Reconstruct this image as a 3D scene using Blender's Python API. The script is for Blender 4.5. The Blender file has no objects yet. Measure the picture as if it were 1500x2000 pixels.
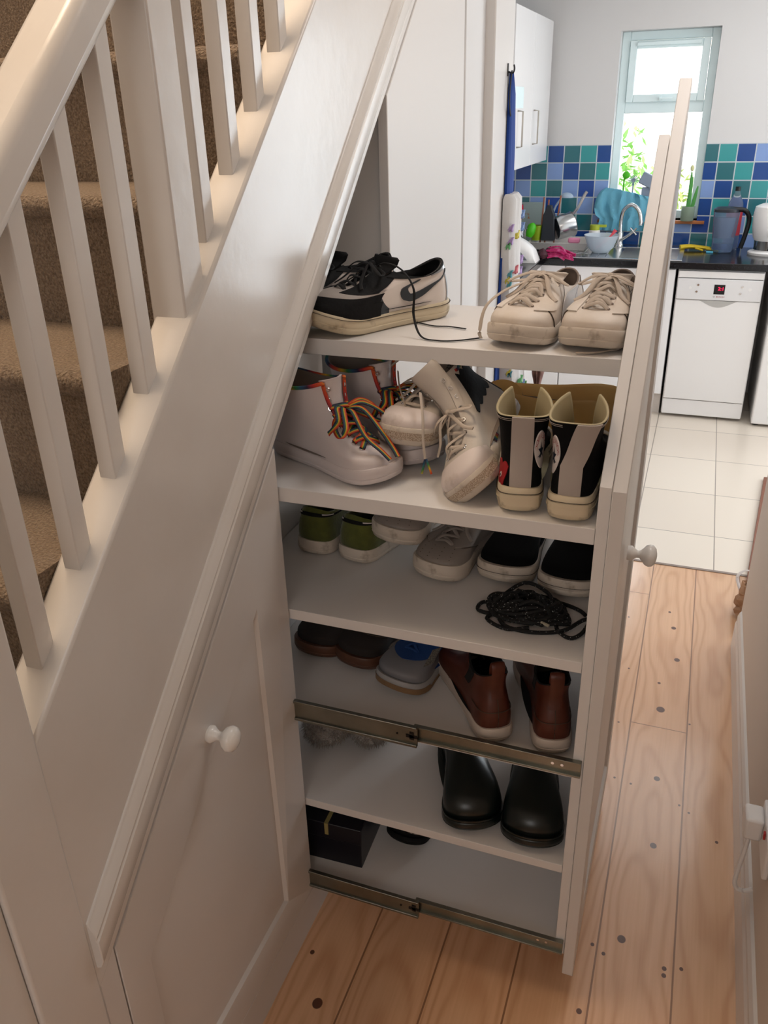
import bpy, bmesh, math, random
from mathutils import Vector, Matrix
random.seed(7)
sc = bpy.context.scene
COL = sc.collection
PI = math.pi

# ------------------------------------------------------------------ camera, world, light, exposure
def look(a, b, c):
    f = Vector((-math.sin(a)*math.cos(b), math.cos(a)*math.cos(b), -math.sin(b)))
    rt = Vector((math.cos(a), math.sin(a), 0)); up = rt.cross(f)
    return rt*math.cos(c)+up*math.sin(c), -rt*math.sin(c)+up*math.cos(c), f
cd = bpy.data.cameras.new('camera'); cam = bpy.data.objects.new('camera', cd); COL.objects.link(cam)
_r, _u, _f = look(0.363753, 0.450312, -0.026818)
cam.matrix_world = Matrix(((_r.x, _u.x, -_f.x, 0), (_r.y, _u.y, -_f.y, 0), (_r.z, _u.z, -_f.z, 1.7), (0, 0, 0, 1)))
cd.sensor_fit = 'VERTICAL'; cd.sensor_height = 24; cd.lens = 1615.65/2000*24; cd.clip_start = .02
sc.camera = cam
sc.view_settings.view_transform = 'Standard'; sc.view_settings.look = 'None'
sc.view_settings.gamma = 1; sc.view_settings.use_curve_mapping = False
sc.view_settings.exposure = 0.32

w = bpy.data.worlds.new('world'); sc.world = w; w.use_nodes = True
w.node_tree.nodes['Background'].inputs[0].default_value = (.80, .91, 1, 1)
w.node_tree.nodes['Background'].inputs[1].default_value = 3.2
sd = bpy.data.lights.new('sun', 'SUN'); sd.energy = 5.5; sd.angle = .03; sd.color = (1, .96, .9)
so = bpy.data.objects.new('sun', sd); COL.objects.link(so)
so.rotation_euler = (math.radians(52), 0, math.radians(-25))
def area(name, loc, size, energy, color, direction):
    d = bpy.data.lights.new(name, 'AREA'); d.shape = 'RECTANGLE'; d.size, d.size_y = size
    d.energy = energy; d.color = color
    o = bpy.data.objects.new(name, d); COL.objects.link(o); o.location = loc
    o.rotation_euler = Vector(direction).to_track_quat('-Z', 'Y').to_euler()
    return o
area('garden_door_daylight', (1.85, 5.62, 1.20), (1.3, 2.1), 48, (.86, .94, 1), (0, -1, 0))
area('side_window_daylight', (2.72, 3.9, 1.35), (2.2, 1.6), 20, (.86, .94, 1), (-1, 0, -.05))
area('kitchen_ceiling_fill', (.7, 4.5, 2.46), (1.8, 1.1), 9, (1, .97, .95), (0, 0, -1))  # added fill lamp under the kitchen ceiling, no roof window there
area('hall_front_fill', (-.15, -1.52, 1.75), (.8, 1.0), 6.5, (1, .97, .94), (0, 1, -.15))  # added fill lamp behind the camera to brighten the hall
area('hall_ceiling_light', (.08, 1.75, 2.55), (.35, .5), 4.8, (1, .965, .93), (0, 0, -1))
area('landing_light', (-1.15, 1.0, 4.3), (.5, .9), 44, (1, .78, .56), (0, 0, -1))

# ------------------------------------------------------------------ materials
def C(h):
    h = h.lstrip('#'); o = []
    for i in (0, 2, 4):
        c = int(h[i:i+2], 16)/255
        o.append(c/12.92 if c <= .04045 else ((c+.055)/1.055)**2.4)
    return (*o, 1)
MATS = {}
def mat(name, col, rough=.5, metal=0, var=None, bump=None, spec=.5, trans=0, emis=0, sheen=0, coat=0, alpha=1, ior=1.45):
    if name in MATS: return MATS[name]
    m = bpy.data.materials.new(name); m.use_nodes = True; nt = m.node_tree; n = nt.nodes; l = nt.links
    p = n['Principled BSDF']; c = C(col) if isinstance(col, str) else col
    p.inputs['Base Color'].default_value = c; p.inputs['Roughness'].default_value = rough
    p.inputs['Metallic'].default_value = metal; p.inputs['Specular IOR Level'].default_value = spec
    p.inputs['Transmission Weight'].default_value = trans; p.inputs['IOR'].default_value = ior
    p.inputs['Sheen Weight'].default_value = sheen; p.inputs['Coat Weight'].default_value = coat
    p.inputs['Alpha'].default_value = alpha
    if emis: p.inputs['Emission Color'].default_value = c; p.inputs['Emission Strength'].default_value = emis
    tc = n.new('ShaderNodeTexCoord')
    if var:                                   # (scale, second colour, low, high)
        t = n.new('ShaderNodeTexNoise'); t.inputs['Scale'].default_value = var[0]; t.inputs['Detail'].default_value = 5
        r = n.new('ShaderNodeValToRGB'); r.color_ramp.elements[0].position = var[2]; r.color_ramp.elements[1].position = var[3]
        r.color_ramp.elements[0].color = c; r.color_ramp.elements[1].color = C(var[1])
        l.new(tc.outputs['Object'], t.inputs['Vector']); l.new(t.outputs['Fac'], r.inputs['Fac']); l.new(r.outputs['Color'], p.inputs['Base Color'])
    if bump:                                  # (scale, strength, distance)
        t = n.new('ShaderNodeTexNoise'); t.inputs['Scale'].default_value = bump[0]; t.inputs['Detail'].default_value = 4
        b = n.new('ShaderNodeBump'); b.inputs['Strength'].default_value = bump[1]; b.inputs['Distance'].default_value = bump[2]
        l.new(tc.outputs['Object'], t.inputs['Vector']); l.new(t.outputs['Fac'], b.inputs['Height']); l.new(b.outputs['Normal'], p.inputs['Normal'])
    MATS[name] = m
    return m

gloss_white = mat('gloss_white_paint', '#dedad6', .24, bump=(30, .12, .004), var=(6, '#d8d2cc', .3, .8))
cab_white = mat('satin_white_cabinet', '#d9d4d0', .36)
shelf_white = mat('white_shelf_board', '#dfdbd8', .42)
wall_white = mat('white_emulsion', '#dedcdb', .7, bump=(90, .05, .002))
carpet = mat('brown_carpet', '#766453', .95, var=(260, '#a3907b', .35, .7), bump=(240, 1, .008), spec=.1, sheen=.2)
kit_white = mat('kitchen_gloss_white', '#f0eeee', .22)
appl_white = mat('appliance_white', '#efecea', .3)
steel = mat('galvanised_steel', '#7f8078', .33, 1, var=(14, '#96968c', .3, .7))
zinc = mat('blue_zinc_edge', '#a8c0b8', .25, 1)
chrome = mat('chrome', '#dddddd', .08, 1)
upvc = mat('white_upvc', '#eafbfd', .2)
black = mat('black_plastic', '#0c0c0e', .35)
worktop_m = mat('black_worktop', '#15161a', .16, var=(160, '#3a3d44', .62, .72))
oak = mat('terracotta_sill', '#b8703f', .5)
glass = mat('window_glass', '#ffffff', .0, trans=1, ior=1.1, spec=.2)
clearplastic = mat('clear_plastic', '#e9f1f6', .05, trans=.9, ior=1.2)

def tile_mat():
    m = bpy.data.materials.new('blue_green_wall_tiles'); m.use_nodes = True; nt = m.node_tree; n = nt.nodes; l = nt.links
    p = n['Principled BSDF']; p.inputs['Roughness'].default_value = .16
    tc = n.new('ShaderNodeTexCoord'); sp = n.new('ShaderNodeSeparateXYZ'); l.new(tc.outputs['Object'], sp.inputs[0])
    def M_(op, a, b=None, c=None):
        k = n.new('ShaderNodeMath'); k.operation = op
        for i, v in enumerate((a, b, c)):
            if v is None: continue
            if isinstance(v, (int, float)): k.inputs[i].default_value = v
            else: l.new(v, k.inputs[i])
        return k.outputs[0]
    P = .1005
    u = M_('DIVIDE', M_('ADD', sp.outputs[0], 5.009), P); v = M_('DIVIDE', M_('SUBTRACT', 1.486+P*20, sp.outputs[2]), P)
    fu = M_('FLOOR', u); fv = M_('FLOOR', v)
    cb = n.new('ShaderNodeCombineXYZ'); l.new(fu, cb.inputs[0]); l.new(fv, cb.inputs[1])
    # 4x4-ish repeating mix of five glazes: hash of the cell
    wn = n.new('ShaderNodeTexWhiteNoise'); wn.noise_dimensions = '3D'; l.new(cb.outputs[0], wn.inputs['Vector'])
    h = M_('FRACT', M_('ADD', M_('MULTIPLY', fu, .37), M_('ADD', M_('MULTIPLY', fv, .61), M_('MULTIPLY', wn.outputs['Value'], .22))))
    r = n.new('ShaderNodeValToRGB'); r.color_ramp.interpolation = 'CONSTANT'; l.new(h, r.inputs['Fac'])
    e = r.color_ramp.elements; e[0].position = 0; e[0].color = C('#1b4a90'); e[1].position = .24; e[1].color = C('#2f7079')
    for pos, c in ((.48, '#86a3d8'), (.70, '#3a9c9e'), (.92, '#1c4a9c')): k = e.new(pos); k.color = C(c)
    gx = M_('ABSOLUTE', M_('SUBTRACT', M_('FRACT', u), .5)); gy = M_('ABSOLUTE', M_('SUBTRACT', M_('FRACT', v), .5))
    g = M_('GREATER_THAN', M_('MAXIMUM', gx, gy), .468)
    mx = n.new('ShaderNodeMix'); mx.data_type = 'RGBA'; l.new(g, mx.inputs[0]); l.new(r.outputs[0], mx.inputs[6]); mx.inputs[7].default_value = C('#c9d2d6')
    l.new(mx.outputs[2], p.inputs['Base Color'])
    b = n.new('ShaderNodeBump'); b.inputs['Distance'].default_value = .002; b.invert = True; l.new(g, b.inputs['Height']); l.new(b.outputs[0], p.inputs['Normal'])
    return m
def floor_tile_mat():
    m = bpy.data.materials.new('cream_floor_tiles'); m.use_nodes = True; nt = m.node_tree; n = nt.nodes; l = nt.links
    p = n['Principled BSDF']; p.inputs['Roughness'].default_value = .3
    tc = n.new('ShaderNodeTexCoord'); mp = n.new('ShaderNodeMapping'); mp.inputs['Location'].default_value = (-.21+.33*20, -3.03+.4525*0, 0)
    l.new(tc.outputs['Object'], mp.inputs[0])
    br = n.new('ShaderNodeTexBrick'); br.offset = 0; br.inputs['Scale'].default_value = 1; br.inputs['Brick Width'].default_value = .33
    br.inputs['Row Height'].default_value = .4525; br.inputs['Mortar Size'].default_value = .0022; br.inputs['Mortar Smooth'].default_value = 0
    br.inputs['Color1'].default_value = C('#e6dacb'); br.inputs['Color2'].default_value = C('#e0d3c4'); br.inputs['Mortar'].default_value = C('#9a8f84')
    l.new(mp.outputs[0], br.inputs[0]); l.new(br.outputs[0], p.inputs['Base Color'])
    return m
def pine_mat():
    m = bpy.data.materials.new('varnished_pine_boards'); m.use_nodes = True; nt = m.node_tree; n = nt.nodes; l = nt.links
    p = n['Principled BSDF']; p.inputs['Roughness'].default_value = .3; p.inputs['Coat Weight'].default_value = .8; p.inputs['Coat Roughness'].default_value = .14
    tc = n.new('ShaderNodeTexCoord'); sp = n.new('ShaderNodeSeparateXYZ'); l.new(tc.outputs['Object'], sp.inputs[0])
    def M_(op, a, b=None):
        k = n.new('ShaderNodeMath'); k.operation = op
        for i, v in enumerate((a, b)):
            if v is None: continue
            if isinstance(v, (int, float)): k.inputs[i].default_value = v
            else: l.new(v, k.inputs[i])
        return k.outputs[0]
    X, Y = sp.outputs[0], sp.outputs[1]; BW = .1633
    u = M_('DIVIDE', M_('ADD', X, .0195+BW*10), BW); bi = M_('FLOOR', u); fu = M_('FRACT', u)
    wn = n.new('ShaderNodeTexWhiteNoise'); wn.noise_dimensions = '1D'; l.new(bi, wn.inputs['W']); rnd = wn.outputs['Value']
    # lazy cathedral grain: parabolic contour lines wandering along each board
    nz = n.new('ShaderNodeTexNoise'); nz.inputs['Scale'].default_value = 1; nz.inputs['Detail'].default_value = 2
    cb = n.new('ShaderNodeCombineXYZ'); l.new(M_('MULTIPLY', X, 5), cb.inputs[0]); l.new(M_('MULTIPLY', Y, 1.6), cb.inputs[1]); l.new(M_('MULTIPLY', bi, 3.7), cb.inputs[2])
    l.new(cb.outputs[0], nz.inputs['Vector'])
    xl = M_('SUBTRACT', fu, M_('ADD', .3, M_('MULTIPLY', rnd, .4)))
    par = M_('MULTIPLY', M_('MULTIPLY', xl, xl), 9)
    fld = M_('ADD', M_('ADD', par, M_('MULTIPLY', Y, M_('SUBTRACT', M_('MULTIPLY', rnd, 5.0), 2.5))), M_('MULTIPLY', nz.outputs['Fac'], 5.5))
    ln = M_('POWER', M_('ABSOLUTE', M_('SINE', M_('MULTIPLY', fld, 3.6))), 5)
    n2 = n.new('ShaderNodeTexNoise'); n2.inputs['Scale'].default_value = 1; n2.inputs['Detail'].default_value = 3
    c2 = n.new('ShaderNodeCombineXYZ'); l.new(M_('MULTIPLY', X, 160), c2.inputs[0]); l.new(M_('MULTIPLY', Y, 5), c2.inputs[1]); l.new(c2.outputs[0], n2.inputs['Vector'])
    fac = M_('ADD', M_('MULTIPLY', ln, .26), M_('MULTIPLY', n2.outputs['Fac'], .34))
    r = n.new('ShaderNodeValToRGB'); r.color_ramp.elements[0].color = C('#e0b48e'); r.color_ramp.elements[1].color = C('#ad7148')
    r.color_ramp.elements[0].position = .1; l.new(fac, r.inputs['Fac'])
    hsv = n.new('ShaderNodeHueSaturation'); l.new(r.outputs[0], hsv.inputs['Color']); l.new(M_('ADD', .9, M_('MULTIPLY', rnd, .18)), hsv.inputs['Value'])
    col = hsv.outputs[0]
    knots = [(.079, 2.695, .010), (.099, 2.499, .011), (.063, 2.214, .015), (.072, 1.903, .010), (.079, 1.657, .010), (.03, 1.36, .011), (-.56, .995, .013),
             (-.036, 1.16, .007), (.05, 2.35, .006), (.125, 1.317, .006), (.125, 1.30, .006), (.16, 1.328, .005), (.06, 2.8, .006), (-.03, 1.325, .005), (-.004, 1.31, .005), (-.62, 1.1, .006),
             (.16, 1.8, .004), (.135, 1.82, .004), (-.04, 1.87, .004), (.005, 1.86, .004), (.23, 1.72, .005), (-.054, 2.113, .004), (.15, 2.17, .004), (-.08, 2.72, .004), (-.05, 2.4, .004)]
    prev = None
    for kx, ky, kr in knots:
        dx = M_('DIVIDE', M_('SUBTRACT', X, kx), kr*.8); dy = M_('DIVIDE', M_('SUBTRACT', Y, ky), kr*.9)
        d = M_('ADD', M_('MULTIPLY', dx, dx), M_('MULTIPLY', dy, dy))
        prev = d if prev is None else M_('MINIMUM', prev, d)
    kr_ = n.new('ShaderNodeValToRGB'); kr_.color_ramp.elements[0].color = (1, 1, 1, 1); kr_.color_ramp.elements[1].color = (0, 0, 0, 1)
    kr_.color_ramp.elements[0].position = .75; kr_.color_ramp.elements[1].position = 1; l.new(M_('MULTIPLY', prev, .8), kr_.inputs['Fac'])
    mx = n.new('ShaderNodeMix'); mx.data_type = 'RGBA'; l.new(kr_.outputs[0], mx.inputs[0]); l.new(col, mx.inputs[6]); mx.inputs[7].default_value = C('#5a3524'); col = mx.outputs[2]
    # seams between boards and two butt joints
    sm = M_('GREATER_THAN', M_('ABSOLUTE', M_('SUBTRACT', fu, .5)), .4875)
    def joint(y0, b0): return M_('MULTIPLY', M_('LESS_THAN', M_('ABSOLUTE', M_('SUBTRACT', Y, y0)), .0016), M_('LESS_THAN', M_('ABSOLUTE', M_('SUBTRACT', bi, b0)), .1))
    sm = M_('MAXIMUM', M_('MAXIMUM', sm, joint(2.126, 10)), joint(2.906, 9))
    mx2 = n.new('ShaderNodeMix'); mx2.data_type = 'RGBA'; l.new(M_('MULTIPLY', sm, .75), mx2.inputs[0]); l.new(col, mx2.inputs[6]); mx2.inputs[7].default_value = C('#6d4023')
    l.new(mx2.outputs[2], p.inputs['Base Color'])
    b = n.new('ShaderNodeBump'); b.invert = True; b.inputs['Distance'].default_value = .0015; b.inputs['Strength'].default_value = .5; l.new(sm, b.inputs['Height']); l.new(b.outputs[0], p.inputs['Normal'])
    return m

# ------------------------------------------------------------------ mesh helpers
class G:
    def __init__(s): s.v = []; s.f = []
    def add(s, vs, fs):
        o = len(s.v); s.v += [Vector(q) for q in vs]; s.f += [tuple(i+o for i in f) for f in fs]; return s
    def box(s, x0, x1, y0, y1, z0, z1):
        return s.add([(x, y, z) for x in (x0, x1) for y in (y0, y1) for z in (z0, z1)],
                     [(0, 1, 3, 2), (4, 6, 7, 5), (0, 4, 5, 1), (2, 3, 7, 6), (0, 2, 6, 4), (1, 5, 7, 3)])
    def prism(s, poly, ax, t0, t1):
        def P(a, b, t): return {'x': (t, a, b), 'y': (a, t, b), 'z': (a, b, t)}[ax]
        n = len(poly)
        return s.add([P(a, b, t0) for a, b in poly]+[P(a, b, t1) for a, b in poly],
                     [tuple(range(n))[::-1], tuple(range(n, 2*n))]+[(i, (i+1) % n, n+(i+1) % n, n+i) for i in range(n)])
    def grid(s, rows, close=False, cap=False):
        m = len(rows[0]); fs = []
        for i in range(len(rows)-1):
            for j in range(m if close else m-1):
                k = (j+1) % m; fs.append((i*m+j, i*m+k, (i+1)*m+k, (i+1)*m+j))
        if cap: fs += [tuple(range(m))[::-1], tuple(range((len(rows)-1)*m, len(rows)*m))]
        return s.add([q for r in rows for q in r], fs)
    def lathe(s, prof, n=24, loc=(0, 0, 0), axis='z', cap=False):
        rows = []
        for r, h in prof:
            ring = []
            for k in range(n):
                a = 2*PI*k/n; c, d = r*math.cos(a), r*math.sin(a)
                q = {'z': (c, d, h), 'x': (h, c, d), 'y': (d, h, c)}[axis]
                ring.append(Vector(q)+Vector(loc))
            rows.append(ring)
        return s.grid(rows, True, cap)
    def tube(s, path, r, n=8, flat=1.0, up=(0, 0, 1), steps=0, closed=False):
        P = [Vector(p) for p in path]
        if steps: P = smooth_path(P, steps, closed)
        rows = []; up0 = Vector(up); N = len(P)
        for i, p in enumerate(P):
            t = (P[(i+1) % N if closed else min(i+1, N-1)]-P[(i-1) % N if closed else max(i-1, 0)])
            t = t.normalized() if t.length > 1e-9 else Vector((1, 0, 0))
            side = t.cross(up0)
            if side.length < .05: side = t.cross(Vector((1, .3, 0)))
            side.normalize(); nn = side.cross(t)
            rr = r(i/(N-1)) if callable(r) else r
            rows.append([p+side*(rr*math.cos(2*PI*k/n))+nn*(rr*flat*math.sin(2*PI*k/n)) for k in range(n)])
        if closed: rows.append(rows[0])
        return s.grid(rows, True, not closed)
    def xf(s, M):
        s.v = [M @ q for q in s.v]; return s
    def build(s, name, m, parent=None, smooth=False, bevel=0, seg=2, merge=False, ang=40):
        me = bpy.data.meshes.new(name); me.from_pydata([tuple(q) for q in s.v], [], s.f)
        b = bmesh.new(); b.from_mesh(me)
        if merge: bmesh.ops.remove_doubles(b, verts=b.verts, dist=.0002)
        bmesh.ops.recalc_face_normals(b, faces=b.faces); b.to_mesh(me); b.free()
        for q in (m if isinstance(m, list) else [m]): me.materials.append(q)
        o = bpy.data.objects.new(name, me); COL.objects.link(o)
        if parent is not None: o.parent = parent
        if smooth or bevel:
            for q in me.polygons: q.use_smooth = True
            me.set_sharp_from_angle(angle=math.radians(ang))
        if bevel:
            d = o.modifiers.new('bevel', 'BEVEL'); d.width = bevel; d.segments = seg; d.limit_method = 'ANGLE'; d.angle_limit = math.radians(50)
        return o
def smooth_path(P, steps, closed=False):
    out = []; N = len(P)
    for i in range(N if closed else N-1):
        a, b, c, d = (P[(i-1) % N], P[i], P[(i+1) % N], P[(i+2) % N]) if closed else (P[max(i-1, 0)], P[i], P[i+1], P[min(i+2, N-1)])
        for k in range(steps):
            t = k/steps
            out.append(.5*((2*b)+(c-a)*t+(2*a-5*b+4*c-d)*t*t+(3*b-a-3*c+d)*t**3))
    if not closed: out.append(P[-1])
    return out
def thing(name, label, cat, loc=(0, 0, 0), group=None):
    o = bpy.data.objects.new(name, None); COL.objects.link(o); o.location = loc; o.empty_display_size = .05
    return tag(o, label, cat, group)
def tag(o, label, cat, group=None, kind=None):
    o['label'] = label; o['category'] = cat
    if group: o['group'] = group
    if kind: o['kind'] = kind
    return o
def struct(o): o['kind'] = 'structure'; return o
def text_verts(s, size):
    cu = bpy.data.curves.new('t', 'FONT'); cu.body = s; cu.size = size; cu.align_x = 'CENTER'
    o = bpy.data.objects.new('t', cu); COL.objects.link(o); dg = bpy.context.evaluated_depsgraph_get(); me = o.evaluated_get(dg).to_mesh()
    V = [v.co.copy() for v in me.vertices]; F = [tuple(p.vertices) for p in me.polygons]
    o.evaluated_get(dg).to_mesh_clear(); bpy.data.objects.remove(o); bpy.data.curves.remove(cu)
    return V, F

# ------------------------------------------------------------------ the setting
X0 = -.648                       # plane of the cupboard fronts below the stair
SL = .91                         # slope of the stair
pine = pine_mat()
struct(G().box(-1.5, .33, -1.6, 3.165, -.04, 0).build('floor', pine))
struct(G().box(.33, 2.8, 2.6, 3.165, -.04, 0).build('floor', pine))
struct(G().box(-1.5, 2.8, 3.165, 5.8, -.04, 0).build('floor', floor_tile_mat()))
struct(G().box(-.70, .42, 3.158, 3.172, 0, .003).build('trim_1', mat('threshold_strip', '#8a7a70', .5)))
struct(G().box(.285, .40, -1.6, 2.66, 0, 2.6).build('wall_right', mat('cream_emulsion', '#dcd0c4', .65, bump=(70, .05, .002))))
struct(G().box(.40, 2.8, 2.54, 2.66, 0, 2.6).build('wall_return', wall_white))
sk = G()
for prof in ([(.285, 0), (.270, 0), (.270, .095), (.274, .108), (.274, .125), (.279, .140), (.285, .147)],):
    sk.add([(x, -1.6, z) for x, z in prof]+[(x, 2.64, z) for x, z in prof],
           [tuple(range(7)), tuple(range(7, 14))]+[(i, i+1, i+8, i+7) for i in range(6)])
struct(sk.build('baseboard_right', gloss_white))
struct(G().box(-1.5, .40, -1.72, -1.6, 0, 4.6).build('wall_behind', wall_white))
struct(G().box(-.65, .40, -1.6, 2.66, 2.6, 2.7).build('ceiling', wall_white))
struct(G().box(-1.5, 2.8, 2.66, 5.8, 2.55, 2.65).build('ceiling', wall_white))
struct(G().box(-1.62, -1.5, -1.6, 5.8, 0, 4.6).build('wall_left', wall_white))
struct(G().box(-.70, -.60, -1.6, 3.2, 2.72, 4.6).build('wall_landing', wall_white))
struct(G().box(-1.5, -.65, 3.2, 3.3, 2.66, 4.6).build('wall_landing_end', wall_white))
struct(G().box(-1.6, -.6, -1.6, 3.2, 4.6, 4.7).build('ceiling_landing', wall_white))
struct(G().box(2.8, 2.92, 2.54, 5.8, 0, 2.6).build('wall_kitchen_right', wall_white))
# kitchen partition: end of the cupboard wall, then its face
wl = G().box(-1.5, X0, 2.395, 2.845, 0, 2.6)
struct(wl.build('wall_partition', wall_white, bevel=.004))
struct(G().box(X0-.02, -.619, 2.60, 2.848, 0, 2.55).build('trim_2', cab_white, bevel=.004))
# kitchen back wall with the window opening
wx0, wx1, wz0, wz1, yb = -.605, -.058, 1.055, 2.09, 5.67
bw = G()
bw.box(-1.5, wx0, yb, yb+.16, 0, 2.55); bw.box(wx1, 2.8, yb, yb+.16, 0, 2.55)
bw.box(wx0, wx1, yb, yb+.16, 0, wz0); bw.box(wx0, wx1, yb, yb+.16, wz1, 2.55)
struct(bw.build('wall_back', wall_white))
tl = G(); tm = tile_mat()
tl.box(-1.5, wx0, yb-.008, yb-.0005, .905, 1.486); tl.box(wx1, 1.6, yb-.008, yb-.0005, .905, 1.486); tl.box(wx0, wx1, yb-.008, yb-.0005, .905, wz0-.015)
struct(tl.build('trim_tiles', tm))
struct(G().box(wx0-.045, wx1+.045, yb-.03, yb+.10, wz0-.018, wz0).build('trim_sill', oak, bevel=.002))
# upvc window
wn = struct(G().build('window_1', upvc))
fr = G(); yw = yb+.095
def frame(g, x0, x1, z0, z1, t, y0, y1):
    g.box(x0, x0+t, y0, y1, z0, z1); g.box(x1-t, x1, y0, y1, z0, z1); g.box(x0+t, x1-t, y0, y1, z0, z0+t); g.box(x0+t, x1-t, y0, y1, z1-t, z1)
frame(fr, wx0, wx1, wz0, wz1, .048, yw, yw+.06); fr.box(wx0+.048, wx1-.048, yw, yw+.06, 1.655, 1.72)
fr.build('window_frame', upvc, wn, bevel=.004)
ca = G(); frame(ca, wx0+.05, wx1-.05, 1.715, wz1-.05, .042, yw-.018, yw+.03); ca.build('casement', upvc, wn, bevel=.004)
G().box(wx0+.09, wx1-.10, yw-.034, yw-.018, wz1-.078, wz1-.058).build('trickle_vent', upvc, wn, bevel=.003)
hd = G().box(-.36, -.345, yw-.045, yw-.018, 1.722, 1.742); hd.box(-.36, -.28, yw-.050, yw-.040, 1.728, 1.738); hd.build('window_handle', upvc, wn, bevel=.002)
G().box(wx0+.048, wx1-.048, yw+.03, yw+.034, wz0+.048, 1.655).build('pane', glass, wn)
G().box(wx0+.09, wx1-.09, yw+.004, yw+.008, 1.755, wz1-.09).build('pane', glass, wn)

# ------------------------------------------------------------------ staircase
stair = thing('staircase', 'white painted staircase with square balusters and brown carpeted steps', 'staircase', (0, 0, 0))
XI = -.713
def slopebox(g, x0, x1, y0, y1, d0, d1, s0=SL, s1=SL):
    return g.prism([(y0, s0*y0+d0), (y1, s0*y1+d0), (y1, s1*y1+d1), (y0, s1*y0+d1)], 'x', x0, x1)
slopebox(G(), XI, X0, .50, 2.39, .114, .557, SL, .906).build('string_board', gloss_white, stair, bevel=.005, seg=3)
mp = [(X0-.002, .240), (X0+.003, .239), (X0+.005, .232), (X0+.009, .226), (X0+.0125, .216), (X0+.0105, .210), (X0+.0135, .206), (X0+.0140, .190), (X0+.0135, .168), (X0+.009, .156), (X0+.003, .152), (X0-.004, .152)]
def sweep(g, prof, y0, y1):
    n = len(prof)
    return g.add([(x, y, SL*y+d) for y in (y0, y1) for x, d in prof], [tuple(range(n)), tuple(range(n, 2*n))]+[(i, (i+1) % n, n+(i+1) % n, n+i) for i in range(n)])
sweep(G(), mp, .556, 2.39).build('string_moulding', gloss_white, stair, bevel=.0015)
for k in range(-6, 6):                                       # carpeted steps
    zt = 1.40+.2*k; yn = .845+.22*k
    r = .018; pr = [(yn+.03, zt-.2)]+[(yn+.02, zt-.05)]
    for q in range(7):
        a = -PI/2-PI*q/6 if False else PI*1.5-PI*q/6
        pr.append((yn+.02+r*math.cos(a), zt-r+r*math.sin(a)))
    pr += [(yn+.26, zt), (yn+.26, zt-.2)]
    G().prism(pr, 'x', -1.5, XI+.001).build('carpeted_step', carpet, stair, smooth=True, ang=50)
slopebox(G(), -1.5, XI-.001, .3, 2.4, .22, .30).build('soffit', shelf_white, stair)
BAL = [.612-.0935*0+.0935*i for i in range(10)]
hr0 = .975
for i in range(9):
    y = .611+.0938*i
    if i == 4: continue
    yy0, yy1 = y, y+.027
    ztop = SL*y+hr0+.03
    G().prism([(yy0, .906*yy0+.54), (yy1, .906*yy1+.54), (yy1, ztop), (yy0, ztop)], 'x', -.699, -.674).build('baluster', gloss_white, stair, bevel=.0018)
G().box(-.716, -.6605, .984, 1.040, .906*.984+.48, 2.45).build('newel_post', gloss_white, stair, bevel=.003)
slopebox(G(), -.722, -.655, .2, .99, hr0, hr0+.067).build('handrail', gloss_white, stair, bevel=.014, seg=4)
slopebox(G(), -.722, -.655, 1.03, 1.6, hr0, hr0+.067).build('handrail', gloss_white, stair, bevel=.014, seg=4)
G().box(-.752, X0+.001, .457, .554, 0, 1.95).build('newel_post', gloss_white, stair, bevel=.004)
G().box(-.74, X0-.006, .0, .4565, 0, 1.25).build('string_end_board', gloss_white, stair, bevel=.003)
G().box(-1.5, -.62, -.3, .456, 0, .3).build('carpeted_step', carpet, stair, bevel=.02)

# ------------------------------------------------------------------ under-stair cupboards
def knob(parent, loc, name='knob', label=None):
    k = G().lathe([(0, -.002), (.0135, -.002), (.0145, .003), (.0145, .006), (.011, .010), (.0075, .016), (.0075, .021), (.012, .026), (.0185, .031), (.0215, .038), (.0200, .045), (.014, .050), (.006, .052), (0, .0525)], 28, loc, 'x')
    return k.build(name, mat('white_ceramic_knob', '#efebe6', .15), parent, smooth=True, ang=70)
def shaker(parent, poly, inset_poly, xb, xf, m, depth=.007, bev=.006):
    """door leaf: outer frame polygon with a recessed bevelled panel (polygons as (y, z), same vertex count)"""
    n = len(poly); c = (sum(p[0] for p in inset_poly)/n, sum(p[1] for p in inset_poly)/n)
    inn = [(c[0]+(a-c[0])*(1-bev/max(.05, abs(a-c[0]))*1.0), c[1]+(b-c[1])*(1-bev/max(.05, abs(b-c[1])))) for a, b in inset_poly]
    V = [(xb, a, b) for a, b in poly]+[(xf, a, b) for a, b in poly]+[(xf, a, b) for a, b in inset_poly]+[(xf-depth, a, b) for a, b in inn]
    F = [tuple(range(n)), tuple(range(3*n, 4*n))]
    for k in range(3): F += [(k*n+i, k*n+(i+1) % n, (k+1)*n+(i+1) % n, (k+1)*n+i) for i in range(n)]
    leaf = G().add(V, F).build('door_leaf', m, parent, bevel=.0015)
    return leaf
cup = thing('understairs_cupboard', 'closed white cupboard door with sloping top below the stair, white knob', 'cupboard', (0, 0, 0))
d0, zb = .109, .106
yl, yr = .594, 1.180
poly = [(yl, zb), (yr, zb), (yr, SL*yr+d0), (yl, SL*yl+d0)]
ins = [(yl+.06, zb+.085), (yr-.112, zb+.085), (yr-.112, SL*(yr-.112)+d0-.155), (yl+.06, SL*(yl+.06)+d0-.155)]
shaker(cup, poly, ins, X0-.020, X0, cab_white)
knob(cup, (X0, .881, .80))
fc = thing('cupboard_carcass', 'white fixed surround and plinth of the under-stair cupboards', 'cupboard', (0, 0, 0))
G().box(X0-.030, X0-.001, .554, 1.80, 0, zb-.004).build('plinth', cab_white, fc, bevel=.001)
G().prism([(.554, 0), (.591, 0), (.591, SL*.591+.13), (.554, SL*.554+.13)], 'x', X0-.03, X0-.0005).build('stile', cab_white, fc, bevel=.001)
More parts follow.
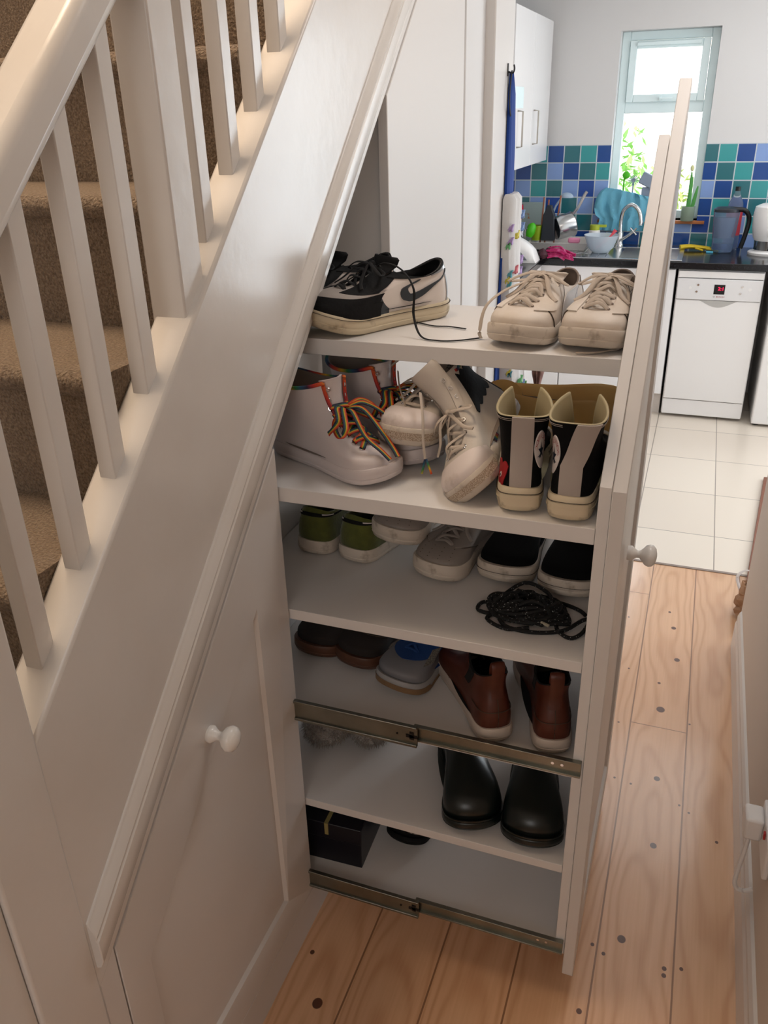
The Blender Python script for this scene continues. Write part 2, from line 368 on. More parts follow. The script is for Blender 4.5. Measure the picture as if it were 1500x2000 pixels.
G().prism([(1.150, .106), (1.168, .106), (1.168, SL*1.168+.21), (1.150, SL*1.15+.21)], 'x', -1.49, X0-.022).build('side_panel', shelf_white, fc)
G().prism([(1.792, 0), (1.808, 0), (1.808, SL*1.808+.20), (1.792, SL*1.792+.20)], 'x', -1.49, X0-.022).build('side_panel', shelf_white, fc)
td = thing('tall_cupboard', 'tall white cupboard door to the right of the pull-out opening', 'cupboard', (0, 0, 0))
G().prism([(1.783, .106), (2.380, .106), (2.380, SL*2.38+.109), (1.783, SL*1.783+.109)], 'x', X0-.022, X0).build('door_leaf', cab_white, td, bevel=.0015)
G().box(X0-.028, X0-.004, 1.80, 2.394, 0, .102).build('plinth', cab_white, td, bevel=.001)
G().box(X0-.05, X0-.024, 2.36, 2.394, .1, 2.24).build('stile', cab_white, td)

# ------------------------------------------------------------------ the pull-out unit
po = thing('pull_out_shoe_rack', 'tall white pull-out shoe rack with six shelves standing out of the stair cupboard', 'shoe rack', (0, 0, 0))
Y0, Y1 = 1.186, 1.705
def sp(y0, y1, z0, zt=None, d=.100): return [(y0, z0), (y1, z0), (y1, SL*y1+d), (y0, SL*y0+d)]
G().prism(sp(Y0, Y1, .125), 'x', -.100, -.081).build('end_board', shelf_white, po, bevel=.001)
G().prism(sp(Y0, Y1, .125), 'x', -.810, -.792).build('end_board', shelf_white, po, bevel=.001)
dl = G()
yl, yr, zb = 1.182, 1.806, .07
d0 = .100
poly = [(yl, zb), (yr, zb), (yr, SL*yr+d0), (yl, SL*yl+d0)]
ins = [(yl+.10, zb+.10), (yr-.09, zb+.10), (yr-.09, SL*(yr-.09)+d0-.135), (yl+.10, SL*(yl+.10)+d0-.135)]
pd = shaker(po, poly, ins, -.0805, -.058, cab_white)
knob(po, (-.058, 1.46, .93))
SH = [(1.330, .030, 1.362), (1.107, .028, Y0), (.853, .022, Y0), (.618, .020, Y0), (.373, .020, Y0), (.150, .020, Y0)]
for z, t, y in SH:
    G().box(-.7915, -.1005, y, Y1-.002, z-t, z).build('shelf', shelf_white, po, bevel=.001)
for z in (.610, .134):                                        # telescopic runners, near and far side
    for yy, sgn in ((Y0-.001, -1), (Y1+.001, 1)):
        a = yy; b = yy+sgn*.012
        g = G(); lo, hi = min(a, b), max(a, b)
        if sgn < 0:
            g.box(-.40, -.084, a-.004, a, z+.003, z+.033); g.box(-.40, -.084, a-.010, a, z+.030, z+.034); g.box(-.40, -.084, a-.010, a, z, z+.004)
            r1 = g.build('drawer_runner', steel, po, bevel=.0006)
            h = G()
            for px in (-.135, -.118): h.lathe([(0, 0), (.003, 0), (.003, .0008), (0, .0008)], 10, (px, a-.0050, z+.018), 'y')
            h.build('screw', chrome, r1)
            g = G(); g.box(-1.30, -.39, a-.016, a-.011, z-.006, z+.038); g.box(-1.30, -.39, a-.020, a-.011, z+.034, z+.040); g.box(-1.30, -.39, a-.020, a-.011, z-.008, z-.002)
            r2 = g.build('drawer_runner', steel, po, bevel=.0008)
            h = G().box(-.405, -.396, a-.0172, a-.0160, z+.008, z+.026); h.box(-.412, -.389, a-.0172, a-.0160, z+.012, z+.019); h.lathe([(0, 0), (.0022, 0), (.0022, .001), (0, .001)], 10, (-.43, a-.0171, z+.016), 'y')
            h.build('release_catch', black, r2)
        else:
            g.box(-1.30, -.084, a, a+.010, z, z+.034); g.build('drawer_runner', steel, po, bevel=.0006)

# ------------------------------------------------------------------ shoes
GO = [0, .22, .315, .335, .345, .375, .44, .49, .455, .265, 0]
GI = [0, .22, .310, .310, .285, .285, .36, .450, .435, .270, 0]
def cat(T, s):
    s = min(max(s, 0), 1)*(len(T)-1); i = min(int(s), len(T)-2); t = s-i
    a, b, c, d = T[max(i-1, 0)], T[i], T[i+1], T[min(i+2, len(T)-1)]
    if i == 0: a = -c if not isinstance(c, tuple) else a
    if i == len(T)-2 and not isinstance(c, tuple): d = -b
    if isinstance(b, tuple): return tuple(cat1(p, q, r_, s_, t) for p, q, r_, s_ in zip(a, b, c, d))
    return cat1(a, b, c, d, t)
def cat1(a, b, c, d, t): return .5*((2*b)+(c-a)*t+(2*a-5*b+4*c-d)*t*t+(3*b-a-3*c+d)*t**3)

LOW = [(.026, .026, .026, .005, -.006, 1.0, 0), (.044, .044, .042, .002, -.008, 1.0, 0), (.058, .058, .060, .004, -.034, .93, .05),
       (.070, .066, .074, .006, -.082, .82, .3), (.082, .072, .090, .007, -.118, .75, .7), (.092, .074, .104, .012, -.142, .70, 1)]
HIGH = [(.028, .028, .028, .006, -.006, 1.0, 0), (.046, .046, .046, .004, -.009, .98, 0), (.062, .060, .062, .006, -.040, .90, .1),
        (.085, .082, .082, .010, -.100, .78, .4), (.112, .108, .112, .014, -.138, .70, .9), (.140, .134, .142, .012, -.155, .72, 1), (.166, .156, .172, .006, -.160, .77, 1)]
LOWG = [(a*1.16, b*1.16, c*1.12, d, e, f, g_) if k > 1 else (a, b, c, d, e, f, g_) for k, (a, b, c, d, e, f, g_) in enumerate(LOW)]
HIGHW = [(.016, .016, .016, .006, -.006, 1.0, 0), (.044, .044, .044, .004, -.012, .98, 0), (.058, .058, .056, .006, -.045, .90, .1),
        (.080, .078, .076, .010, -.080, .84, .4), (.108, .104, .104, .014, -.108, .82, .9), (.138, .132, .134, .012, -.122, .90, 1), (.160, .150, .172, .006, -.124, 1.0, 1)]
HIGHC = [tuple(q*(.80 if k > 2 else 1) if j < 3 else q for j, q in enumerate(r)) for k, r in enumerate([(.028, .028, .028, .006, -.006, 1.0, 0), (.046, .046, .046, .004, -.009, .98, 0), (.060, .058, .060, .006, -.040, .90, .1),
        (.090, .088, .086, .010, -.100, .80, .4), (.116, .112, .116, .014, -.136, .74, .9), (.142, .136, .144, .012, -.150, .78, 1), (.166, .156, .172, .006, -.150, .86, 1)])]
BHT = [(.034, .034, .034, .006, -.006, 1.0, 0), (.050, .050, .050, .005, -.009, .98, 0), (.064, .062, .064, .006, -.040, .94, .2),
       (.088, .086, .082, .009, -.100, .88, .5), (.112, .110, .112, .010, -.138, .84, .9), (.142, .141, .148, .004, -.155, .88, 1), (.162, .164, .182, -.002, -.160, 1.0, 1)]
CHELSEA = [(.028, .028, .028, .004, -.006, 1.0, 0), (.050, .050, .048, .002, -.012, 1.0, 0), (.068, .066, .068, .004, -.045, .92, .1),
           (.088, .084, .088, .010, -.105, .80, .4), (.110, .104, .112, .018, -.135, .68, .9), (.130, .118, .134, .018, -.145, .66, 1), (.148, .128, .154, .014, -.150, .70, 1)]
SLIP = [(.030, .030, .030, .005, -.008, .98, 0), (.046, .046, .048, .003, -.014, .96, 0), (.058, .058, .062, .005, -.050, .88, .1),
        (.068, .066, .074, .006, -.095, .78, .4), (.076, .066, .086, .008, -.125, .70, .9), (.082, .066, .092, .012, -.135, .66, 1)]
CLOG = [(.020, .020, .020, .004, -.006, 1.0, 0), (.044, .044, .046, .002, -.004, 1.02, 0), (.064, .062, .072, .004, -.022, .97, .1),
        (.078, .072, .090, .006, -.060, .88, .4), (.088, .078, .104, .008, -.105, .78, .8), (.094, .080, .112, .012, -.130, .72, 1)]

class Shoe:
    def __init__(s, name, label, L, W, lv, place, mirror=False, group=None, spring=.018, cat_='shoe', sole_h=.030):
        s.L, s.W, s.lv, s.mir, s.sp, s.sh = L, W, lv, mirror, spring, sole_h
        s.root = thing(name, label, cat_, (0, 0, 0), group)
        heel, tdir, up = Vector(place[0]), Vector(place[1]).normalized(), Vector(place[2])
        y = up.cross(tdir).normalized(); z = tdir.cross(y)
        M = Matrix.Identity(4)
        for i in range(3): M[i][0] = tdir[i]; M[i][1] = y[i]; M[i][2] = z[i]; M[i][3] = heel[i]
        s.root.matrix_world = M
    def spr(s, x): return s.sp*max(0, (x/s.L-.68)/.32)**2 + .004*max(0, (.12-x/s.L)/.12)**2
    def S(s, th, v, off=0):
        if off:
            e = .01
            a = s.S(th-e, v); b = s.S(th+e, v); c = s.S(th, min(v+e, 1)); d = s.S(th, max(v-e, 0))
            n = (b-a).cross(c-d); p = s.S(th, v)
            if n.length < 1e-12: return p
            n.normalize()
            cxy = Vector((s.L*.45, 0, .03))
            if n.dot(p-cxy) < 0: n = -n
            return p+n*off
        th = th % (2*PI); side = 1 if th <= PI else -1; a = th if side > 0 else 2*PI-th
        u = .5-.5*math.cos(a); q = cat(s.lv, v)
        zb, zm, zf, xb, xf, wk, b = q
        outer = (side > 0) != s.mir
        g1 = cat(GO if outer else GI, a/PI); g2 = .47*math.sin(a)**.85*(1-.20*u) if math.sin(a) > 1e-9 else 0
        x = xb+(s.L+xf-xb)*u
        y = side*s.W*wk*(g1*(1-b)+g2*b)
        m = .42
        z = zb*(u-m)*(u-1)/m+zm*u*(u-1)/(m*(m-1))+zf*u*(u-m)/(1-m)
        return Vector((x, y, z+s.spr(x)))
    def upper(s, m, lining, gap=0, v0=.55, name='upper', nv=26, nt=72, thick=.0035, vmax=1.0):
        rows = []
        for i in range(nv):
            v = i/(nv-1)*vmax
            gp = gap*max(0, min(1, (v-v0)/max(.01, 1-v0)))**.5 if v > v0 else 0
            rows.append([s.S(PI+gp+(2*PI-2*gp)*j/nt, v) for j in range(nt+1)])
        o = G().grid(rows).build(name, [m, lining], s.root, smooth=True, merge=True, ang=80)
        # collar rim and lining come from the wall thickness
        d = o.modifiers.new('thickness', 'SOLIDIFY'); d.thickness = thick; d.offset = -1; d.material_offset = 1; d.material_offset_rim = 1; d.use_even_offset = False
        # bottom inside: insole
        ins = G().grid([[Vector((s.L*.5+(s.L*.46)*(-math.cos(a)), sd*s.W*.42*math.sin(a)**.7, s.sh+.006+s.spr(s.L*.5+(s.L*.46)*(-math.cos(a))))) for sd in (-1, -.5, 0, .5, 1)] for a in [PI*(k+.02)/16.5 for k in range(17)]])
        ins.build('insole', lining, s.root, smooth=True)
        s.top = vmax
        return o
    def ol(s, a_, o=0, z=0, k=1):
        a = a_ % (2*PI); side = 1 if a <= PI else -1; a = a if side > 0 else 2*PI-a
        outer = (side > 0) != s.mir; g = cat(GO if outer else GI, a/PI)
        x = s.L/2*(1-k*math.cos(a))-o*math.cos(a); y = side*(s.W*g*k+o*math.sin(a)**.5 if math.sin(a) > 0 else 0)
        return Vector((x, y, z+s.spr(x)))
    def sole(s, m, h=None, flare=.004, name='sole', z0=0, groove=True):
        h = h or s.sh; R = []
        prof = [(z0, -.006), (z0+.003, flare*.2), (z0+h*.35, flare), (z0+h*.40, flare-.001 if groove else flare), (z0+h*.45, flare), (z0+h*.9, flare*.8), (z0+h, flare*.3), (z0+h, -.010)]
        for z, o in prof: R.append([s.ol(2*PI*k/64, o, z) for k in range(64)])
        return G().grid(R, True, True).build(name, m, s.root, smooth=True, ang=50)
    def band(s, m, z0, z1, o=.0045, a0=0, a1=2*PI, name='foxing_stripe'):
        n = 60; R = [[s.ol(a0+(a1-a0)*k/n, q, z) for k in range(n+1)] for z, q in ((z0, o-.003), (z0, o), (z1, o), (z1, o-.003))]
        return G().grid(R).build(name, m, s.root, smooth=True)
    def patch(s, name, m, fn, nu=24, nv=8, off=.0014, label=None):
        rows = []
        for j in range(nv+1):
            rows.append([s.S(*fn(i/nu, j/nv), off) for i in range(nu+1)])
        top = [s.S(*fn(i/nu, 1), off*.1) for i in range(nu+1)]; bot = [s.S(*fn(i/nu, 0), off*.1) for i in range(nu+1)]
        rows = [bot]+rows+[top]
        rows = [[s.S(*fn(0, max(0, min(1, (k-1)/nv))), off*.1)]+r+[s.S(*fn(1, max(0, min(1, (k-1)/nv))), off*.1)] for k, r in enumerate(rows)]
        o = G().grid(rows).build(name, m, s.root, smooth=True, ang=80)
        if label: o['label'] = label
        return o
    def seam(s, name, m, pts, r=.0009, off=.001, steps=5):
        P = smooth_path([Vector((a, b, 0)) for a, b in pts], steps)
        return G().tube([s.S(p.x, p.y, off) for p in P], r, 5).build(name, m, s.root, smooth=True)
    def eye(s, side, v, d=.016, off=.001):
        a = PI
        for k in range(1, 160):
            a = PI-side*k*.01
            if abs(s.S(a, v).y) >= d: break
        return s.S(a, v, off)
    def tongue(s, m, lining, v0=.45, ext=.025, w=.030, lean=-.2, thick=.005):
        P = []
        for k in range(9):
            v = v0+(s.top-v0)*k/8; p = s.S(PI, v); P.append(Vector((p.x-.006, 0, p.z-.002)))
        p = P[-1]
        for k in range(1, 5): P.append(p+Vector((lean*ext*k/4, 0, ext*k/4)))
        rows = []
        for i, p in enumerate(P):
            t = i/(len(P)-1); ww = w*(.75+.35*t)*(1 if i < len(P)-1 else .86)
            f = [p+Vector((-.55*ww*q*q, ww*q, -.1*ww*q*q)) for q in (-1, -.75, -.5, -.25, 0, .25, .5, .75, 1)]
            n = Vector((-thick, 0, -.001))
            rows.append(f+[q+n for q in reversed(f)])
        return G().grid(rows, True, True).build('tongue', m, s.root, smooth=True, ang=60)
    def laces(s, m, vs, d=.016, w=.0032, bow=True, tails=(), seed=0, loose=0, name='laces', flat=.35):
        rn = random.Random(seed); g = G()
        E = {(sd, i): s.eye(sd, v, d) for i, v in enumerate(vs) for sd in (1, -1)}
        def arc(a, b, h):
            mid = (a+b)/2; n = Vector((.5, 0, 1)).normalized()
            j = Vector((rn.uniform(-1, 1), rn.uniform(-1, 1), rn.uniform(0, 1)))*loose
            return [a-n*.002, a+n*.0015+(mid-a)*.12, mid+n*h+j, b+n*.0015+(mid-b)*.12, b-n*.002]
        g.tube(arc(E[1, 0], E[-1, 0], .006), w, 8, flat, (.5, 0, 1), 5)
        for i in range(len(vs)-1):
            g.tube(arc(E[1, i], E[-1, i+1], .006), w, 8, flat, (.5, 0, 1), 5); g.tube(arc(E[-1, i], E[1, i+1], .0095), w, 8, flat, (.5, 0, 1), 5)
        top = (E[1, len(vs)-1]+E[-1, len(vs)-1])/2+Vector((.004, 0, .008))
        if bow:
            for sd in (1, -1):
                a = top; q = Vector((.012+rn.uniform(0, .01), sd*.020, .004)); e = Vector((.018, sd*(.045+rn.uniform(0, .012)), -.012)); f = Vector((-.002, sd*.034, -.012))
                g.tube([a, a+q, a+e, a+f, a+Vector((.002, sd*.004, -.002))], w, 8, flat, (.3, .2, 1), 6)
                g.tube([a, a+Vector((.02, sd*.014, .0)), a+Vector((.045, sd*.030, -.022)), a+Vector((.055, sd*.047, -.034))], w, 8, flat, (.3, .2, 1), 6)
            g.lathe([(0, -.007), (.005, -.005), (.007, 0), (.005, .005), (0, .007)], 10, top, 'y')
        for t in tails: g.tube(t, w, 8, flat, (0, 0, 1), 6)
        return g.build(name, m, s.root, smooth=True)
    def eyelets(s, m, vs, d=.016, r=.0032):
        for v in vs:
            for sd in (1, -1):
                c = s.eye(sd, v, d, .0012); n = (s.eye(sd, v, d, .003)-c).normalized(); t = n.cross(Vector((0, 0, 1))).normalized(); b = n.cross(t)
                G().tube([c+(t*math.cos(2*PI*k/12)+b*math.sin(2*PI*k/12))*r for k in range(12)], .0011, 6, 1, n, 0, True).build('eyelet', m, s.root, smooth=True)
    def local(s, p): return s.root.matrix_world.inverted() @ Vector(p)

def P3(heel, toe, up=(0, 0, 1)):
    h = Vector(heel); return (h, Vector(toe)-h, up)

rub_dirty = mat('grubby_white_rubber', '#d2c6b8', .6, var=(38, '#7d6a55', .56, .78), bump=(120, .15, .002))
rub_white = mat('white_rubber', '#ddd0ca', .5, var=(30, '#b0a094', .6, .85))
rub_cream = mat('cream_rubber', '#d3c4a8', .5, var=(30, '#7b6a52', .60, .76))
rub_gum = mat('gum_rubber', '#5d3a28', .5)
lea_white = mat('off_white_leather', '#d9cec3', .5, var=(22, '#cdbfb0', .4, .75), bump=(60, .25, .003))
lea_blue = mat('cool_white_leather', '#cbc6c4', .45, bump=(60, .2, .003))
lace_w = mat('off_white_lace', '#bcaea0', .85, bump=(300, .4, .001))
lace_w2 = mat('pale_canvas_lace', '#b8aa9c', .85, bump=(300, .4, .001))
lace_b = mat('black_lace', '#08080a', .8)
lin_grey = mat('grey_beige_lining', '#80736a', .9, bump=(200, .3, .001))
can_w = mat('white_canvas', '#c9bfb4', .85, bump=(220, .4, .001))
can_b = mat('black_canvas', '#0a0a0b', .9, bump=(260, .4, .001), spec=.2)
blk_lea = mat('black_suede', '#0d0d0f', .75, bump=(120, .3, .002), spec=.3)
slate = mat('slate_leather', '#353a3f', .4)
silver = mat('silver_leather', '#a9aaac', .3, .5)
grey_lea = mat('pale_grey_leather', '#a49b95', .55, bump=(100, .2, .002))
white_lea = mat('clean_white_leather', '#ddd2ca', .42)
seam_m = mat('dark_seam', '#4a3f36', .8)

# --- 1 and 2: black, grey and white low trainers at the left end of the top shelf
def black_trainer(label, place, mirror, tails):
    s = Shoe('low_trainer', label, .305, .116, LOWG, place, mirror, 'black and white trainers on the top shelf', spring=.02, sole_h=.032)
    s.upper(white_lea, blk_lea, gap=.33, v0=.55)
    s.sole(rub_cream, .032)
    s.band(seam_m, .0262, .0270, .0052, name='sole_stitching')
    for q in range(2): s.patch('mudguard', slate if q else blk_lea, lambda i, j: (PI-1.30+2.6*i, .02+(.30+.10*abs(i-.5)*2)*j), 40, 8, .0016) if q == 0 else None
    s.patch('toe_box', grey_lea, lambda i, j: (PI-1.25+2.5*i, .30+.28*j*(1-.25*abs(i*2-1)**2)), 30, 8, .0012)
    s.patch('foxing_panel', blk_lea, lambda i, j: (PI-1.35+2.7*i, .02+(.27)*j), 44, 8, .0022)
    for sd in (1, -1):
        s.patch('eyestay', blk_lea, lambda i, j, sd=sd: (PI-sd*(.30+(.85-.15*j)*i), .44+.54*j), 12, 14, .0020)
        s.patch('side_panel', slate, lambda i, j, sd=sd: (PI-sd*(1.28+.22*i), .02+.34*j*(1-.6*i)), 8, 8, .0012)
        # curved tick mark: thick in front, long tail to the heel
        K = [(1.36, .74), (1.45, .57), (1.46, .40), (1.34, .27), (1.13, .30), (.86, .43), (.60, .58), (.30, .74)]
        def tick(i, j, sd=sd):
            q = min(i, .9999)*(len(K)-1); k = int(q); t = q-k
            cat_ = lambda d_: cat1(K[max(k-1, 0)][d_], K[k][d_], K[k+1][d_], K[min(k+2, len(K)-1)][d_], t)
            a0, b0 = cat_(0), cat_(1); dx, dy = K[k+1][0]-K[k][0], K[k+1][1]-K[k][1]; n_ = math.hypot(dx, dy)
            w = .115*math.sin(PI*min(1, i**.62))**.9+.004
            th = a0-dy/n_*w*(j-.5); v = b0+dx/n_*w*(j-.5)
            return (th if sd > 0 else 2*PI-th, max(.02, min(.98, v)))
        s.patch('curved_tick', slate, tick, 42, 5, .0030, 'dark slate tick')
        s.patch('collar_panel', silver, lambda i, j, sd=sd: (sd*(.02+1.05*i) % (2*PI), .78+.21*j), 14, 6, .0022)
    s.patch('collar_padding', blk_lea, lambda i, j: (-2.3+4.6*i, .90+.10*j+.0*i-.10*(1-j)*abs(2*i-1)**2), 40, 4, .0034)
    s.patch('heel_panel', silver, lambda i, j: (-.42+.84*i, .02+.55*j), 14, 8, .0018)
    s.tongue(blk_lea, blk_lea, .5, .016, .034)
    s.laces(lace_b, [.52, .62, .72, .82, .92], .017, .0032, True, tails, 3, .004)
    return s
zt = 1.330
b1 = black_trainer('black, grey and white low trainer with dark tick on the top shelf, nearest the front', P3((-.478, 1.620, zt), (-.652, 1.380, zt)), False, ())
pts = [(-.578, 1.492, 1.446), (-.545, 1.470, 1.462), (-.505, 1.448, 1.455), (-.478, 1.435, 1.425), (-.475, 1.425, 1.38), (-.455, 1.405, 1.348), (-.42, 1.395, 1.3445), (-.385, 1.405, 1.3445), (-.350, 1.435, 1.3445)]
dz_ = Vector((0, 0, -.012))
g = G().tube([b1.local(Vector(p)+dz_) for p in pts], .0024, 8, .5, (0, 0, 1), 8)
g.tube([b1.local(Vector(p)+dz_) for p in [(-.50, 1.52, 1.3445), (-.46, 1.50, 1.3445), (-.43, 1.502, 1.3445), (-.395, 1.492, 1.3445)]], .0022, 8, .5, (0, 0, 1), 6)
g.build('trailing_lace', lace_b, b1.root, smooth=True)
b2 = black_trainer('black and grey low trainer on the top shelf, half hidden behind the stair moulding', P3((-.602, 1.665, zt), (-.770, 1.42, zt)), True, ())
g = G().tube([b2.local(p) for p in [(-.72, 1.60, 1.43), (-.705, 1.69, 1.37), (-.705, 1.715, 1.33), (-.709, 1.722, 1.24), (-.707, 1.722, 1.185)]], .0038, 8, .5, (0, 1, 0), 6)
g.tube([b2.local(p) for p in [(-.707, 1.722, 1.19), (-.709, 1.722, 1.170), (-.708, 1.722, 1.145)]], .0014, 6)
g.build('dangling_lace', lace_b, b2.root, smooth=True)

# --- 3 and 4: worn white court trainers on the top shelf
def court(label, place, mirror, seed):
    s = Shoe('court_trainer', label, .295, .113, LOW, place, mirror, 'worn white court trainers on the top shelf', spring=.014, sole_h=.030)
    s.upper(lea_white, lin_grey, gap=.42, v0=.50)
    s.sole(rub_dirty, .031, .004)
    for sd in (1, -1):
        s.patch('eyestay', lea_white, lambda i, j, sd=sd: (PI-sd*((.42-.10*(1-j))+(.55-.1*j)*i), .36+.63*j), 10, 16, .0024)
        s.patch('side_panel', lea_blue, lambda i, j, sd=sd: (PI-sd*(1.35+.75*i), .04+(.62+.2*i)*j), 14, 10, .0018)
        s.seam('toe_seam', seam_m, [(PI-sd*.95, .02), (PI-sd*.85, .20), (PI-sd*.62, .36), (PI-sd*.36, .42)], .0011, .0008)
        s.seam('stitching', seam_m, [(PI-sd*1.30, .05), (PI-sd*1.22, .40), (PI-sd*1.05, .75), (PI-sd*.95, .97)], .0006, .0022)
        s.seam('stitching', seam_m, [(PI-sd*1.95, .1), (PI-sd*2.05, .5), (PI-sd*2.25, .8), (PI-sd*2.5, .92)], .0008, .0012)
    s.patch('heel_panel', lea_blue, lambda i, j: (-.5+1.0*i, .04+.80*j), 14, 8, .002)
    s.tongue(lea_white, lin_grey, .42, .006, .034)
    s.laces(lace_w, [.44, .54, .64, .74, .85, .95], .019, .0042, True, (), seed, .007, flat=.4)
    s.eyelets(lin_grey, [.44, .54, .64, .74, .85, .95], .020, .0022)
    return s
c1 = court('scuffed white court trainer on the top shelf, left of its pair', P3((-.232, 1.662, zt), (-.290, 1.362, zt)), False, 11)
g = G().tube([c1.local(Vector(p)+dz_) for p in [(-.27, 1.50, 1.44), (-.315, 1.47, 1.425), (-.345, 1.44, 1.40), (-.352, 1.425, 1.36), (-.351, 1.43, 1.3455)]], .0036, 8, .5, (0, 0, 1), 6)
g.build('loose_lace', lace_w, c1.root, smooth=True)
c2 = court('scuffed white court trainer on the top shelf, right beside the end panel', P3((-.134, 1.668, zt), (-.158, 1.366, zt)), True, 5)
g = G().tube([c2.local(Vector(p)+dz_) for p in [(-.13, 1.50, 1.44), (-.110, 1.49, 1.425), (-.105, 1.45, 1.39), (-.106, 1.42, 1.35), (-.125, 1.400, 1.3455), (-.150, 1.378, 1.3455), (-.175, 1.372, 1.3455)]], .0026, 8, .5, (0, 0, 1), 6)
g.build('loose_lace', lace_w, c2.root, smooth=True)

# --- high tops on the second shelf
z2 = 1.107
def rainbow_mat(name, scale, vec=(0, 0, 1)):
    m = bpy.data.materials.new(name); m.use_nodes = True; n = m.node_tree.nodes; l = m.node_tree.links; p = n['Principled BSDF']; p.inputs['Roughness'].default_value = .7
    tc = n.new('ShaderNodeTexCoord'); wv = n.new('ShaderNodeVectorMath'); wv.operation = 'DOT_PRODUCT'; wv.inputs[1].default_value = vec; l.new(tc.outputs['Object'], wv.inputs[0])
    k = n.new('ShaderNodeMath'); k.operation = 'MULTIPLY'; k.inputs[1].default_value = scale; l.new(wv.outputs['Value'], k.inputs[0])
    f = n.new('ShaderNodeMath'); f.operation = 'FRACT'; l.new(k.outputs[0], f.inputs[0])
    r = n.new('ShaderNodeValToRGB'); l.new(f.outputs[0], r.inputs[0]); e = r.color_ramp.elements
    cs = ['#b02a1e', '#c9501e', '#c9a026', '#2f7a3c', '#24506e', '#2a1a38', '#b02a1e']
    e[0].color = C(cs[0]); e[1].color = C(cs[-1])
    for i, c in enumerate(cs[1:-1]): q = e.new((i+1)/6); q.color = C(c)
    l.new(r.outputs[0], p.inputs['Base Color'])
    return m
# lace woven in long lengthwise colour stripes: one thin band of each colour laid side by side
STR = [mat('lace_red', '#a82a1c', .7), mat('lace_orange', '#c45a1e', .7), mat('lace_yellow', '#c2a02a', .7), mat('lace_green', '#22633a', .7), mat('lace_blue', '#1c3552', .7), mat('lace_plum', '#231326', .7)]
def striped(paths, parent, w=.0050, t=.0012, up=(0, 0, 1)):
    g = G(); mats_i = []
    for path in paths:
        P = smooth_path([Vector(p) for p in path], 7)
        edge = []
        for i, p in enumerate(P):
            d = (P[min(i+1, len(P)-1)]-P[max(i-1, 0)]).normalized(); sd = d.cross(Vector(up))
            if sd.length < .1: sd = d.cross(Vector((1, .2, 0)))
            sd.normalize(); n = sd.cross(d)
            edge.append((p, sd, n))
        for c in range(6):
            a, b = -w+2*w*c/6, -w+2*w*(c+1)/6
            k0 = len(g.f)
            g.grid([[p+s_*a-n*t*.5, p+s_*a+n*t*.5, p+s_*b+n*t*.5, p+s_*b-n*t*.5] for p, s_, n in edge], True, True)
            mats_i += [c]*(len(g.f)-k0)
    o = g.build('rainbow_laces', STR, parent)
    for p, i in zip(o.data.polygons, mats_i): p.material_index = i
    return o
rb_edge = rainbow_mat('rainbow_binding', 11.0, (1, 0, .8))
white_rb = mat('pinkish_white_leather', '#cfc4c2', .45, bump=(40, .15, .003))
def rainbow_hightop(label, place, mirror, full=True):
    s = Shoe('high_top_trainer', label, .295, .108, HIGHW, place, mirror, 'white high tops with rainbow laces on the second shelf', spring=.012, sole_h=.028)
    s.upper(white_rb, lin_grey, gap=.62, v0=.42)
    s.sole(white_rb, .030, .003)
    s.tongue(white_rb, lin_grey, .42, .002, .026, lean=.15)
    vs = [.36, .44, .52, .60, .68, .76]
    s.eyelets(chrome, [.84, .92]+vs, .020, .0034)
    for sd in (1, -1):
        P = [(PI-sd*(.62*max(0, (v-.42)/.58)**.5+.02), v) for v in [.62+.375*k/10 for k in range(11)]]+[(PI-sd*(.64+.30*k), .995) for k in range(1, 8)]
        g = G().tube([s.S(a, b, .001) for a, b in P], .0036, 8, 1, (0, 0, 1), 3); g.build('rainbow_binding', rb_edge, s.root, smooth=True)
    if full:
        rn = random.Random(4); E = {(sd, i): s.eye(sd, v, .019, .002) for i, v in enumerate(vs) for sd in (1, -1)}
        up = Vector((.6, 0, 1)).normalized(); pa = []
        for i in range(len(vs)-1):
            for sd in (1, -1):
                a, b = E[sd, i], E[-sd, i+1]; m_ = (a+b)/2
                pa.append([a-up*.003, a+up*.003, m_+up*(.010+.003*sd)+Vector((rn.uniform(-.006, .006), rn.uniform(-.006, .006), 0)), b+up*.003, b-up*.003])
        t = (E[1, 4]+E[-1, 4])/2+up*.012
        for sd in (1, -1):
            pa.append([t, t+Vector((.02, sd*.025, .010)), t+Vector((.05, sd*.050, -.012)), t+Vector((.040, sd*.056, -.030)), t+Vector((.008, sd*.036, -.018)), t+Vector((.0, sd*.006, 0))])
            pa.append([t, t+Vector((.030, -sd*.012, .004)), t+Vector((.066, -sd*.020, -.030)), t+Vector((.098, -sd*.014, -.052)), t+Vector((.115, -sd*.010, -.066))])
            pa.append([t, t+Vector((.010, sd*.030, .012)), t+Vector((.030, sd*.048, -.004)), t+Vector((.014, sd*.058, -.028))])
        striped(pa, s.root, .0052, .0013, (.6, 0, 1))
    return s
rA = rainbow_hightop('front white high top with rainbow laces on the second shelf, toe to the right', P3((-.732, 1.365, z2), (-.446, 1.250, z2)), True)
rB = rainbow_hightop('white high top with rainbow laces on the second shelf, pinned beneath the grey laced one', P3((-.672, 1.500, z2), (-.405, 1.352, z2)), False)

